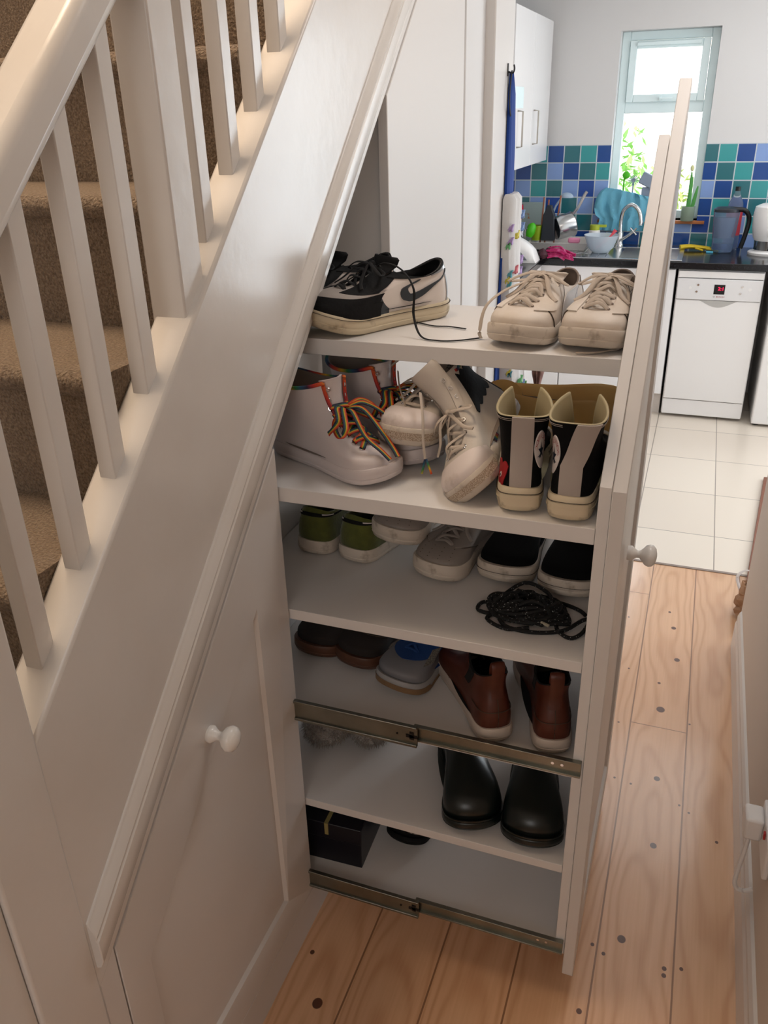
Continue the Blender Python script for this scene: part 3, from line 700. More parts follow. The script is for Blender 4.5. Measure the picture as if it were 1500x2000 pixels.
def canvas_high(label, place, mirror, patch=False, seed=1, tails=()):
    s = Shoe('canvas_high_top', label, .290, .105, HIGH if patch else HIGHC, place, mirror, 'white canvas high tops with pale laces on the second shelf', spring=.012, sole_h=.030)
    s.upper(can_w, lin_grey, gap=.72, v0=.40)
    s.sole(rub_dirty, .034, .004)
    s.patch('toe_cap', rub_white, lambda i, j: (PI-1.05+2.1*i, .0+.36*j*(1-.55*abs(2*i-1)**2.5)), 26, 8, .0022)
    s.band(mat('toe_bumper_texture', '#a58f78', .7, bump=(500, 1, .002), var=(700, '#d6c6b4', .45, .55)), .012, .026, .0052, PI-.95, PI+.95, 'toe_bumper')
    s.tongue(can_w, lin_grey, .40, .030, .030, lean=-.1)
    vs = [.40, .48, .56, .64]
    s.eyelets(chrome, vs+[.74, .84, .94], .021, .0034)
    s.laces(lace_w2, vs, .020, .0034, True, tails, seed, .008, flat=.4)
    if patch:
        for sd in (1, -1):
            zz = lambda i: .05*(abs((i*4) % 1-.5)*2)
            s.patch('zigzag_panel', blk_lea, lambda i, j, sd=sd: (PI-sd*(1.25+1.2*i), .44+zz(i)+(.42)*j), 34, 8, .0016, 'black jagged panel')
            s.patch('rainbow_trim', rainbow_mat('rainbow_trim', 28, (1, 0, .4)), lambda i, j, sd=sd: (PI-sd*(1.35+1.0*i), .90+zz(i)*.3+.035*j), 20, 3, .0022)
        for k in range(4): s.seam('heel_line', slate, [(.08*k+.1, .05), (.08*k+.16, .5), (.08*k+.1, .95)], .0009, .0014)
        s.band(rainbow_mat('rainbow_tab', 40, (1, 0, 0)), .026, .033, .0053, PI*.50, PI*.56, 'rainbow_tab')
    return s
cA = canvas_high('off-white canvas high top on the second shelf resting on top of a rainbow laced one', P3((-.412, 1.575, z2+.052), (-.466, 1.290, z2+.050)), False, False, 2)
def aglet_tail(s, pts, end):
    P = [s.local(p) for p in pts]; G().tube(P, .0034, 8, .45, (0, -1, 0), 6).build('loose_lace', lace_w2, s.root, smooth=True)
    a = P[-1]; b = s.local(end); G().tube([a, b], .0019, 8).build('rainbow_aglet', rainbow_mat('rainbow_aglet', 1/.036, (0, 0, 1)), s.root, smooth=True)
aglet_tail(cA, [(-.505, 1.42, 1.262), (-.490, 1.385, 1.245), (-.458, 1.335, 1.215), (-.440, 1.315, 1.195)], (-.430, 1.308, 1.172))
G().tube([cA.local(p) for p in [(-.455, 1.46, 1.285), (-.49, 1.45, 1.29), (-.53, 1.44, 1.26), (-.530, 1.43, 1.225), (-.49, 1.42, 1.235)]], .0034, 8, .45, (0, 1, 0), 6).build('lace_loop', lace_w2, cA.root, smooth=True)
cB = canvas_high('white canvas high top with black jagged panel, tilted over beside the black pair', P3((-.302, 1.498, z2+.072), (-.297, 1.219, z2+.004), (-.70, -.1, .68)), True, True, 9)
aglet_tail(cB, [(-.432, 1.33, 1.255), (-.415, 1.29, 1.225), (-.408, 1.27, 1.190), (-.402, 1.262, 1.160)], (-.408, 1.262, 1.132))
G().tube([cB.local(p) for p in [(-.400, 1.262, 1.160), (-.390, 1.260, 1.134)]], .0019, 8).build('rainbow_aglet', rainbow_mat('rainbow_aglet', 1/.036, (0, 0, 1)), cB.root, smooth=True)

tape = mat('white_webbing', '#aca199', .9, bump=(300, .4, .001))
red_m = mat('red_emblem', '#a01c22', .6); white_p = mat('white_patch', '#d8d0cc', .6); navy_p = mat('navy_star', '#14202e', .6)
def black_hightop(label, place, mirror, bend=0, emblem=False, badge=0):
    s = Shoe('black_high_top', label, .290, .106, HIGH, place, mirror, 'black canvas high tops on the second shelf', spring=.012, sole_h=.036)
    lin = mat('cream_cotton_lining', '#b3a685', .85)
    s.lv = BHT
    s.upper(can_b, lin, gap=.60, v0=.40)
    s.sole(rub_cream, .042, .004)
    s.band(rub_cream, .022, .0226, .0060, name='sole_line'); s.band(rub_cream, .010, .030, .0056, -.42, .42, 'heel_label')
    s.band(seam_m, .0312, .0320, .0050, name='sole_stripe')
    def tp_(i, j):
        v = .04+.955*j; y = (i-.5)*.033+bend*max(0, j-.5); lo, hi = 0, 1.5
        for q in range(18):
            m_ = (lo+hi)/2
            if abs(s.S(m_ if y >= 0 else -m_, v).y) < abs(y): lo = m_
            else: hi = m_
        return (lo if y >= 0 else -lo, v)
    s.patch('heel_tape', tape, tp_, 8, 24, .0024, 'white webbing strip')
    for q in (.93, .955): s.seam('stitching', tape, [(.3+.2*k, q) for k in range(10)], .0005, .0008); s.seam('stitching', tape, [(-.3-.2*k, q) for k in range(10)], .0005, .0008)
    s.patch('toe_cap', rub_cream, lambda i, j: (PI-1.05+2.1*i, .0+.36*j*(1-.55*abs(2*i-1)**2.5)), 26, 8, .0022)
    s.eyelets(chrome, [.50, .60, .70, .80, .93], .026, .0036)
    if emblem:
        def heart(i, j): return (emblem*(.62+.62*(i-.5)*(1.0-.35*(1-j))), .06+.36*j+.05*math.sin(PI*2*abs(i-.5)))
        s.patch('heart_emblem', red_m, heart, 14, 10, .0020, 'red heart shape')
        c = (emblem*.56, .27)
        s.patch('emblem_eye', white_p, lambda i, j: (c[0]+.10*(i-.5)*math.sin(PI*(j*.98+.01)), c[1]+.13*(j-.5)), 8, 10, .0028)
        s.patch('emblem_pupil', black, lambda i, j: (c[0]+.055*(i-.5)*math.sin(PI*(j*.98+.01)), c[1]+.07*(j-.5)), 8, 10, .0033)
    if badge:
        c0, v0, R = badge*.68, .60, .0265
        ku = .58/.0265/2*1.05; kv = .5/.062
        def disc(a, b): return (c0-badge*a*ku*1.0, v0+b*kv*1.0)
        rows = [[s.S(*disc(R*r*math.cos(2*PI*k/40), R*r*math.sin(2*PI*k/40)), .0018 if r < 1 else .0004) for k in range(40)] for r in (.02, .25, .5, .75, .96, 1)]
        G().grid(rows, True).build('round_badge', white_p, s.root, smooth=True)
        st = [(R*(.52 if k % 2 == 0 else .21)*math.cos(PI/2+k*PI/5), R*(.52 if k % 2 == 0 else .21)*math.sin(PI/2+k*PI/5)) for k in range(10)]
        V = [s.S(*disc(0, 0), .0023)]
        F = []; M_ = 5
        for k in range(10):
            a, b = st[k], st[(k+1) % 10]
            for q in range(M_): V.append(s.S(*disc(a[0]+(b[0]-a[0])*q/M_, a[1]+(b[1]-a[1])*q/M_), .0023))
        n = len(V)-1; F = [(0, 1+k, 1+(k+1) % n) for k in range(n)]
        G().add(V, F).build('badge_star', navy_p, s.root)
        word = 'CONVERSE'; g = G()
        for k, ch in enumerate(word):
            tv, tf = text_verts(ch, .0098); ang = math.radians(72-144*k/(len(word)-1))
            W_ = []
            for q in tv:
                x, y = q.x, q.y+R*.66
                W_.append(s.S(*disc(x*math.cos(ang)*1+y*math.sin(ang), -x*math.sin(ang)+y*math.cos(ang)), .0023))
            g.add(W_, tf)
        g.build('badge_lettering', red_m, s.root)
        sg = [(.006, -.004), (.008, -.009), (.010, -.005), (.012, -.010), (.014, -.007), (.018, -.008)]
        g = G().tube([s.S(*disc(a, b), .0023) for a, b in sg], .0004, 5, 1, (0, 0, 1), 4)
        g.build('badge_signature', navy_p, s.root)
    return s
hL = black_hightop('black canvas high top with red heart emblem, heel to the front, left of its pair', P3((-.225, 1.204, z2), (-.272, 1.491, z2)), False, 0, 1.0, badge=-1)
hR = black_hightop('black canvas high top with star badge, heel to the front, beside the end panel', P3((-.1465, 1.194, z2), (-.150, 1.482, z2)), True, -.045, 0, badge=1)

# glossy leather shoes lying on their sides behind the black high tops, tan soles to the front
tan = mat('tan_leather_sole', '#eec47c', .2, var=(8, '#e2b168', .3, .7), coat=.5)
burg = mat('burgundy_patent', '#3a0f16', .1, coat=.6)
def dress(label, place, mirror):
    s = Shoe('dress_shoe', label, .298, .100, [(a, b, c, d, e, f, g_) if k < 1 else (.012+(a-.03)*.75, .012+(b-.03)*.75, .012+(c-.03)*.75, d, e, f, g_) for k, (a, b, c, d, e, f, g_) in enumerate(SLIP)], place, mirror, 'burgundy dress shoes lying behind the black high tops', spring=.012, sole_h=.012)
    s.upper(burg, lin_grey, gap=.2, v0=.7)
    s.sole(tan, .012, .004)
    g = G()
    R = [[Vector((s.L*.14*(1-math.cos(a)) if True else 0, s.W*.33*math.sin(a)*(1 if a < PI else 1), z)) for a in [2*PI*k/32 for k in range(32)]] for z in (-.020, 0)]
    g.grid(R, True, True).build('heel_block', tan, s.root, smooth=True, ang=50)
    s.seam('welt_groove', seam_m, [(PI-2.6+.4*k, .0) for k in range(14)], .0009, .004)
    return s
dress('burgundy dress shoe with glossy tan sole lying on its side behind the black high tops', P3((-.398, 1.560, z2+.064), (-.122, 1.540, z2+.046), (0, .72, -.69)), False)
dress('burgundy dress shoe with tan sole lying furthest back behind the black high tops', P3((-.392, 1.640, z2+.050), (-.122, 1.640, z2+.046), (0, .80, -.60)), True)

# --- third shelf
z3 = .853
green = mat('olive_green_suede', '#50551f', .9, var=(40, '#5f6426', .4, .7), bump=(160, .4, .002), sheen=.3)
def green_tr(label, place, mirror):
    s = Shoe('green_trainer', label, .300, .132, LOWG, place, mirror, 'olive green trainers on the third shelf', spring=.012, sole_h=.030)
    s.upper(green, green, gap=.3, v0=.55, thick=.006)
    s.sole(rub_dirty, .032, .003)
    s.patch('collar_band', blk_lea, lambda i, j: (-1.3+2.6*i, .70+.12*j), 26, 3, .0018, 'dark band')
    for a in (-.95, .30): s.patch('band_mark', white_p, lambda i, j, a=a: (a+.5*i, .77+.045*j), 8, 2, .0024)
    s.tongue(green, green, .5, .022, .030)
    s.laces(white_p, [.52, .66, .8, .92], .016, .003, True, (), 2, .003)
    return s
green_tr('olive green trainer with dark collar band on the third shelf, leftmost, heel to the front', P3((-.700, 1.392, z3), (-.665, 1.688, z3)), False)
green_tr('olive green trainer with dark collar band, second from left on the third shelf', P3((-.606, 1.386, z3), (-.535, 1.676, z3)), True)
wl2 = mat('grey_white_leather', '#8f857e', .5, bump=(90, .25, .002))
def white_tr(label, place, mirror, seed):
    s = Shoe('white_trainer', label, .292, .116, LOW, place, mirror, 'chunky white trainers on the third shelf', spring=.010, sole_h=.034)
    s.upper(wl2, lin_grey, gap=.4, v0=.52)
    s.sole(rub_dirty, .037, .004)
    for sd in (1, -1):
        s.patch('eyestay', wl2, lambda i, j, sd=sd: (PI-sd*(.34+.55*i), .44+.54*j), 10, 14, .002)
        s.seam('toe_seam', seam_m, [(PI-sd*1.5, .10), (PI-sd*1.2, .28), (PI-sd*.9, .40), (PI-sd*.4, .45)], .0008, .0012)
    g = G()
    for v in (.24, .30, .36, .42):
        for q in (-.35, -.12, .12, .35): g.lathe([(0, 0), (.0012, .0001), (0, .0008)], 8, s.S(PI+q, v, .0004), 'z')
    g.build('perforations', seam_m, s.root)
    s.tongue(wl2, lin_grey, .45, .024, .032); s.laces(wl2, [.48, .58, .68, .8, .92], .018, .0036, True, (), seed, .004)
    return s
white_tr('chunky white trainer tilted up on the green trainer on the third shelf', P3((-.49, 1.680, z3+.070), (-.520, 1.395, z3+.050), (.10, 0, 1)), False, 1)
white_tr('chunky white trainer on the third shelf, toe to the front, left of the black slip-ons', P3((-.345, 1.640, z3), (-.424, 1.364, z3)), True, 8)
def slip(label, place, mirror):
    s = Shoe('slip_on_shoe', label, .292, .118, SLIP, place, mirror, 'black slip-on shoes with white soles on the third shelf', spring=.010, sole_h=.030)
    s.upper(can_b, can_b, gap=.1, v0=.8)
    s.sole(rub_dirty, .036, .004)
    s.band(seam_m, .020, .0207, .0050, name='sole_stripe')
    return s
slip('black slip-on with thick white sole on the third shelf, beside the white trainer', P3((-.272, 1.680, z3), (-.290, 1.388, z3)), False)
slip('black slip-on with thick white sole on the third shelf, beside the end panel', P3((-.158, 1.665, z3), (-.160, 1.374, z3)), True)

# tangled black cord with pale end sleeves
def cord_mat():
    m = bpy.data.materials.new('black_flecked_cord'); m.use_nodes = True; n = m.node_tree.nodes; l = m.node_tree.links; p = n['Principled BSDF']; p.inputs['Roughness'].default_value = .8
    tc = n.new('ShaderNodeTexCoord'); v = n.new('ShaderNodeTexVoronoi'); v.inputs['Scale'].default_value = 210; l.new(tc.outputs['Object'], v.inputs['Vector'])
    r = n.new('ShaderNodeValToRGB'); r.color_ramp.elements[0].color = C('#b8b8b4'); r.color_ramp.elements[1].color = C('#060607'); r.color_ramp.elements[0].position = .13; r.color_ramp.elements[1].position = .17
    l.new(v.outputs['Distance'], r.inputs[0]); l.new(r.outputs[0], p.inputs['Base Color'])
    return m
cm = cord_mat()
tang = thing('tangled_cord', 'tangled black flecked cord heaped on the third shelf in front of the slip-ons', 'cord', (-.215, 1.31, z3))
rn = random.Random(21); P = []
for k in range(230):
    a = k*1.05+rn.uniform(-.5, .5); r = .012+.048*rn.random()**.8; h = .006+.044*rn.random()*(1-r/.072)
    P.append(Vector((r*1.28*math.cos(a)-.004, r*.9*math.sin(a)+.0, h)))
P = P+[Vector(q) for q in [(.045, -.01, .006), (.060, -.045, .004), (.085, -.062, .004), (.103, -.040, .005), (.109, .0, .006), (.098, -.005, .008), (.075, -.040, .006), (.05, -.055, .004), (.010, -.066, .004), (-.03, -.062, .005), (-.05, -.04, .008)]]
g = G().tube(P, .0038, 7, 1, (0, 0, 1), 5)
for lp in ([(-.03, .03, .01), (-.070, .045, .005), (-.082, .022, .004), (-.055, .004, .005), (-.03, .0, .01)], [(-.04, .0, .008), (-.088, .008, .004), (-.092, -.022, .004), (-.055, -.03, .005)],
           [(-.05, -.02, .006), (-.070, -.045, .004), (-.030, -.068, .004), (.01, -.055, .006)], [(.02, .035, .01), (.05, .045, .006), (.085, .035, .004), (.10, .020, .004)],
           [(.03, .0, .012), (.065, .008, .006), (.075, -.020, .005), (.045, -.030, .008)], [(-.06, .0, .02), (-.02, .05, .035), (.03, .03, .030), (.04, -.01, .02)]):
    g.tube(lp, .0038, 7, 1, (0, 0, 1), 6)
g.build('cord', cm, tang, smooth=True)
g = G().tube([(.020, .004, .022), (.046, .010, .020)], .0030, 8); g.build('end_sleeve', mat('pale_sleeve', '#a9a08c', .5), tang, smooth=True)
g = G().tube([(.018, -.038, .014), (.044, -.045, .010)], .0030, 8); g.build('end_sleeve', mat('pale_sleeve', '#a9a08c', .5), tang, smooth=True)

# --- fourth shelf
z4 = .618
brown_c = mat('dark_brown_canvas', '#2a2320', .85, bump=(200, .3, .001)); brown_p = mat('dark_brown_patch', '#33231d', .7)
def brown_slip(label, place, mirror):
    s = Shoe('brown_slip_on', label, .290, .122, SLIP, place, mirror, 'dark brown slip-ons with gum soles on the fourth shelf', spring=.010, sole_h=.026)
    s.upper(brown_c, brown_c, gap=.1, v0=.8); s.sole(rub_gum, .030, .003)
    s.seam('toe_seam', seam_m, [(PI-1.7, .12), (PI-1.0, .34), (PI, .42), (PI+1.0, .34), (PI+1.7, .12)], .0012, .001)
    s.patch('vamp', brown_p, lambda i, j: (PI-.7+1.4*i, .44+.3*j), 14, 6, .0012)
    return s
brown_slip('dark brown slip-on with gum sole, leftmost on the fourth shelf', P3((-.650, 1.63, z4), (-.697, 1.345, z4)), False)
brown_slip('dark brown slip-on with gum sole, second from left on the fourth shelf', P3((-.525, 1.615, z4), (-.598, 1.335, z4)), True)
tr_grey = mat('grey_mesh_trainer', '#7e7d81', .55); tr_blue = mat('blue_knit', '#173e78', .8, bump=(300, .5, .001)); tr_tan = mat('tan_tread', '#8a6b4c', .6, bump=(300, .6, .002))
def runner(label, place, mirror, white=False):
    s = Shoe('running_trainer', label, .296, .116, LOW, place, mirror, 'grey and blue running trainers on the fourth shelf', spring=.022, sole_h=.026)
    s.upper(tr_grey, tr_blue, gap=.35, v0=.52); s.sole(mat('pale_midsole', '#a8a5a4', .5), .026, .004)
    s.band(tr_tan, .001, .014, .0050, PI-1.0, PI+1.0, 'toe_tread'); s.band(tr_tan, .001, .008, .0050, PI+1.0, 3*PI-1.0, 'tread')
    s.patch('knit_panel', tr_blue, lambda i, j: (PI-1.5+3.0*i, .44+.40*j+.12*abs(i*2-1)*(1-j)), 30, 8, .0016, 'blue knitted panel')
    s.patch('textured_patch', mat('woven_grey', '#5d564f', .9, bump=(500, 1, .002), var=(500, '#8c857a', .45, .55)), lambda i, j: (PI-.95+.35*i, .38+.22*j), 10, 6, .0022)
    s.patch('textured_patch', mat('woven_grey', '#5d564f', .9), lambda i, j: (PI+.75+.35*i, .38+.22*j), 10, 6, .0022)
    s.tongue(tr_blue, tr_blue, .46, .022, .030); s.laces(tr_blue, [.56, .68, .8, .92], .016, .0028, False, (), 3)
    return s
runner('grey and blue running trainer with tan toe tread on the fourth shelf', P3((-.392, 1.560, z4), (-.484, 1.278, z4)), True)
runner('grey and blue running trainer on the fourth shelf, mostly hidden beside the brown boots', P3((-.335, 1.69, z4), (-.395, 1.41, z4)), False)
chel = mat('chestnut_leather', '#54271a', .42, var=(30, '#48200f', .4, .7), bump=(50, .15, .003)); elastic = mat('black_elastic', '#0a0909', .9, bump=(400, .5, .001))
boot_sole = mat('white_boot_sole', '#c2b3a6', .5, var=(60, '#4a3a2e', .66, .8))
def chelsea(label, place, mirror):
    s = Shoe('chelsea_boot', label, .290, .108, CHELSEA, place, mirror, 'chestnut brown ankle boots on the fourth shelf', spring=.014, sole_h=.028, cat_='boot')
    s.upper(chel, elastic, gap=0, v0=.9); s.sole(boot_sole, .032, .004)
    for sd in (1, -1): s.patch('elastic_panel', elastic, lambda i, j, sd=sd: (sd*(1.55+(.55)*(i-.5)*(.45+.75*j)), .50+.495*j), 14, 14, .0012, 'black elastic')
    s.seam('stitching', seam_m, [(.5+.25*k-1.5, .33) for k in range(9)], .0008, .001)
    s.seam('stitching', seam_m, [(0, .05), (0, .35), (0, .6)], .0008, .001)
    g = G(); A = [s.S(0, .55, .0016), s.S(0, .72, .002), s.S(0, .90, .002), s.S(0, 1, .002)+Vector((0, 0, .016)), s.S(0, 1)+Vector((.006, 0, .024)), s.S(0, 1)+Vector((.012, 0, .012)), s.S(0, .9)+Vector((.012, 0, 0))]
    g.tube(A, .0125, 10, .12, (-1, 0, .15), 5); g.build('pull_tab', chel, s.root, smooth=True, ang=60)
    return s
chelsea('chestnut brown ankle boot with white sole on the fourth shelf, left of its pair', P3((-.243, 1.210, z4), (-.392, 1.452, z4)), False)
chelsea('chestnut brown ankle boot with white sole on the fourth shelf, beside the end panel', P3((-.139, 1.211, z4), (-.222, 1.480, z4)), True)

# --- fifth shelf
z5 = .373
fur = mat('grey_fur', '#857a72', 1, var=(60, '#aaa096', .35, .7), bump=(180, 1, .01), sheen=.5)
sl = thing('furry_slipper', 'fluffy grey slipper at the left of the fifth shelf under the metal runner', 'slipper', (0, 0, 0))
g = G()
rn = random.Random(3)
for (cx, cy, rx, ry, hh) in ((-.680, 1.415, .062, .100, .085), (-.580, 1.435, .055, .085, .080)):
    rows = []
    for i in range(15):
        p = PI*i/14; rows.append([Vector((cx+rx*math.sin(p)*math.cos(a)*(1+rn.uniform(-.05, .05)), cy+ry*math.sin(p)*math.sin(a)*(1+rn.uniform(-.05, .05)), z5+.002+hh*(.5-.5*math.cos(p))+rn.uniform(-.002, .002)*math.sin(p))) for a in [2*PI*k/30 for k in range(30)]])
    g.grid(rows, True)
ob = g.build('fur_upper', fur, sl, smooth=True, ang=180)
tf = G()
for k in range(1500):
    cx, cy, rx, ry, hh = ((-.680, 1.415, .062, .100, .085), (-.580, 1.435, .055, .085, .080))[k % 2]
    p = PI*(.15+.8*rn.random()); a = rn.uniform(PI, 2*PI)
    n = Vector((math.sin(p)*math.cos(a), math.sin(p)*math.sin(a), -math.cos(p)*.8)); b = Vector((cx+rx*n.x, cy+ry*n.y, z5+.002+hh*(.5-.5*math.cos(p))))
    d = (n+Vector((rn.uniform(-.5, .5), rn.uniform(-.5, .5), -.5))).normalized()*rn.uniform(.008, .016); t = d.cross(Vector((0, 0, 1))).normalized()*.0012
    e = b+d
    if e.z < z5+.001: e.z = z5+.001
    tf.add([b-t, b+t, e], [(0, 1, 2)])
o = tf.build('fur_tufts', fur, sl); o['kind'] = 'stuff'
clogm = mat('dark_green_rubber', '#0b1412', .3, spec=.6)
def clog(label, place, mirror):
    s = Shoe('garden_clog', label, .305, .125, CLOG, place, mirror, 'dark green rubber clogs on the fifth shelf', spring=.010, sole_h=.020)
    s.upper(clogm, clogm, gap=0, v0=.9, thick=.004); s.sole(clogm, .024, .005)
    s.band(clogm, .026, .030, .0045, name='sole_ridge')
    return s
clog('dark green rubber clog on the fifth shelf, toe to the front, left of its pair', P3((-.405, 1.484, z5), (-.280, 1.206, z5)), False)
clog('dark green rubber clog on the fifth shelf, toe to the front, beside the end panel', P3((-.215, 1.500, z5), (-.162, 1.200, z5)), True)

# --- bottom shelf
z6 = .150
bx = thing('shoe_box', 'dark navy shoe box with gold stripes on the bottom shelf', 'box', (0, 0, 0))
navy = mat('dark_navy_card', '#15131c', .35); gold = mat('gold_foil_stripe', '#a89a62', .4, .2)
bM = Matrix.Translation((-.545, 1.230, z6)) @ Matrix.Rotation(math.radians(2), 4, 'Z')
G().box(-.24, 0, 0, .33, .0006, .100).xf(bM).build('box_body', navy, bx, bevel=.002)
G().box(-.242, .002, -.002, .332, .072, .118).xf(bM).build('box_lid', navy, bx, bevel=.002)
g = G()
for q in (-.205, -.085): g.box(q, q+.009, -.0032, -.002, .085, .1192).xf(Matrix()); g.box(q, q+.009, -.0032, .26, .1182, .1192)
g.xf(bM).build('gold_stripes', gold, bx)
def dark_tr(label, place, mirror):
    s = Shoe('dark_trainer', label, .28, .104, LOW, place, mirror, spring=.018, sole_h=.022)
    s.upper(mat('patterned_mesh', '#4a4340', .8, var=(120, '#9a8f88', .45, .55)), blk_lea, gap=.35, v0=.52); s.sole(blk_lea, .024, .004)
    s.patch('toe_guard', blk_lea, lambda i, j: (PI-1.5+3*i, .01+.14*j+.06*math.sin(i*14)*j), 40, 4, .002)
    s.tongue(blk_lea, blk_lea, .48, .02, .028); s.laces(lace_b, [.52, .66, .8, .92], .016, .0028, False, (), 3)
    return s
dark_tr('dark trainer with mottled grey toe on the bottom shelf, right of the navy box', P3((-.440, 1.59, z6), (-.482, 1.312, z6)), False)
g = G().tube([(-.33, 1.46, z6+.004), (-.305, 1.41, z6+.004), (-.285, 1.385, z6+.004), (-.262, 1.380, z6+.004), (-.24, 1.40, z6+.004)], .0032, 8, .5, (0, 0, 1), 6)
tag(g.build('loose_shoelace', lace_w2, None, smooth=True), 'loose pale shoelace lying on the bottom shelf', 'shoelace')

# ------------------------------------------------------------------ right wall: plug and socket
sk_ = thing('wall_socket', 'white double socket low on the right-hand wall', 'socket', (0, 0, 0))
G().box(.272, .2852, 1.345, 1.485, .30, .385).build('socket_plate', appl_white, sk_, bevel=.004)
G().box(.268, .272, 1.392, 1.402, .36, .376).build('switch', mat('red_indicator', '#b03030', .4), sk_, bevel=.001)
pl = thing('white_plug', 'white plug with cable pushed into the wall socket', 'plug', (0, 0, 0))
G().prism([(1.425, .318), (1.478, .318), (1.484, .330), (1.484, .358), (1.474, .374), (1.425, .374)], 'x', .236, .272).build('plug_body', appl_white, pl, bevel=.006)
G().tube([(.252, 1.452, .322), (.251, 1.45, .28), (.246, 1.445, .225), (.243, 1.44, .180), (.250, 1.44, .160), (.266, 1.44, .158), (.281, 1.445, .163)], .0048, 10, 1, (1, 0, 0), 6).build('cable', appl_white, pl, smooth=True)

# ------------------------------------------------------------------ right of the hall: paper carrier, brown strip
strip = G().box(.36, .372, 2.67, 4.15, 0, .012).xf(Matrix.Rotation(0, 4, 'Z'))
sk2 = G().add([(.300, 2.80, 0), (.33, 2.80, 0), (.462, 4.2, 0), (.434, 4.2, 0), (.300, 2.80, .016), (.33, 2.80, .016), (.462, 4.2, .016), (.434, 4.2, .016)], [(0, 1, 2, 3), (4, 5, 6, 7), (0, 1, 5, 4), (1, 2, 6, 5), (2, 3, 7, 6), (3, 0, 4, 7)])
tag(sk2.build('wooden_batten', mat('red_brown_wood', '#7c4a34', .45), None, bevel=.002), 'red-brown wooden batten lying on the floor beyond the right wall corner', 'batten')
pb = thing('paper_bag', 'crumpled brown paper bag lying at the right wall corner', 'bag', (.335, 2.86, .018))
g = G(); rn = random.Random(8); rows = []
for i in range(9):
    p = i/8; rows.append([Vector((.050*math.cos(a)*(1.1-.3*p)*(1+rn.uniform(-.25, .25)), .075*math.sin(a)*(1.1-.4*p)*(1+rn.uniform(-.2, .2)), .11*p+rn.uniform(-.008, .008))) for a in [2*PI*k/16 for k in range(16)]])
g.grid(rows, True).build('paper', mat('kraft_paper', '#a37b5c', .7), pb)
G().tube([(-.04, .06, .05), (-.055, .09, .09), (-.03, .11, .11), (0, .09, .12)], .006, 6, .3, (0, 0, 1), 4).build('white_tissue', white_p, pb)
bo = G().lathe([(0, 0), (.028, 0), (.034, .01), (.030, .035), (.012, .045), (0, .046)], 20, (.318, 2.735, 0))
tag(bo.build('black_shoe_tip', black, None, smooth=True), 'small rounded black object on the floor just behind the wall corner', 'object')

# ------------------------------------------------------------------ hook, blue apron and tote at the kitchen corner
hk = G().tube([(-.618, 2.77, 1.80), (-.603, 2.768, 1.796), (-.598, 2.768, 1.806), (-.600, 2.768, 1.818)], .0025, 8, 1, (0, 1, 0), 5); hk.box(-.6185, -.616, 2.764, 2.772, 1.788, 1.822)
tag(hk.build('wall_hook', mat('dark_metal', '#3a3a3c', .35, .8), None, smooth=True), 'small metal hook on the white corner post by the kitchen', 'hook')
navyb = mat('royal_blue_cloth', '#123a86', .8)
def drape(g, cx, y, zs, ws, th=.012, n=12, ph=0):
    rows = []
    for z, w_ in zip(zs, ws):
        f = [Vector((cx+w_*(k/n-.5), y+.006*math.sin(k*1.7+z*9+ph), z)) for k in range(n+1)]; b = [q+Vector((0, th, 0)) for q in reversed(f)]
        rows.append(f+b)
    return g.grid(rows, True, True)
def hang(g, prof, n=14, ph=0, amp=.004):
    """cloth against the corner post: (z, y0, y1, x_back, x_front) rows, folds along y"""
    rows = []
    for z, ya, yb_, xb_, xf_ in prof:
        f = [Vector((xf_-(.35*(xf_-xb_))*abs(2*k/n-1)**3+amp*math.sin(k*1.9+z*7+ph), ya+(yb_-ya)*k/n, z)) for k in range(n+1)]
        rows.append(f+[Vector((xb_, ya+(yb_-ya)*k/n, z)) for k in range(n, -1, -1)])
    return g.grid(rows, True, True)
apr = thing('blue_apron', 'royal blue apron hanging from the hook on the kitchen corner', 'apron', (0, 0, 0))
hang(G(), [(1.800, 2.775, 2.80, -.614, -.606), (1.74, 2.775, 2.835, -.616, -.604), (1.6, 2.775, 2.85, -.617, -.602), (1.44, 2.775, 2.855, -.617, -.602), (1.1, 2.73, 2.83, -.617, -.611), (.72, 2.72, 2.83, -.617, -.611)], 10, 0, .002).build('cloth', navyb, apr, smooth=True)
G().tube([(-.606, 2.772, 1.802), (-.606, 2.755, 1.76), (-.606, 2.752, 1.715), (-.606, 2.775, 1.68)], .004, 6, .5, (1, 0, 0), 6).build('strap', mat('dark_strap', '#23262e', .8), apr, smooth=True)
tote = thing('patterned_bag', 'white cotton bag printed with coloured animals, hanging at the kitchen corner', 'bag', (0, 0, 0))
tb = mat('white_printed_cotton', '#d6d4d3', .8, bump=(20, .3, .01))
hang(G(), [(1.455, 2.755, 2.865, -.610, -.585), (1.44, 2.75, 2.88, -.615, -.574), (1.30, 2.75, 2.885, -.615, -.574), (1.15, 2.755, 2.89, -.615, -.570), (1.0, 2.76, 2.90, -.610, -.560), (.85, 2.77, 2.92, -.610, -.545), (.68, 2.78, 2.93, -.610, -.535)], 14, 1).build('bag_body', tb, tote, smooth=True)
cols = [mat('print_blue', '#6f88b4', .8), mat('print_green', '#62a06a', .8), mat('print_purple', '#a58cba', .8), mat('print_red', '#c46a72', .8), mat('print_teal', '#5596a0', .8), mat('print_yellow', '#c2b548', .8)]
rn = random.Random(5)
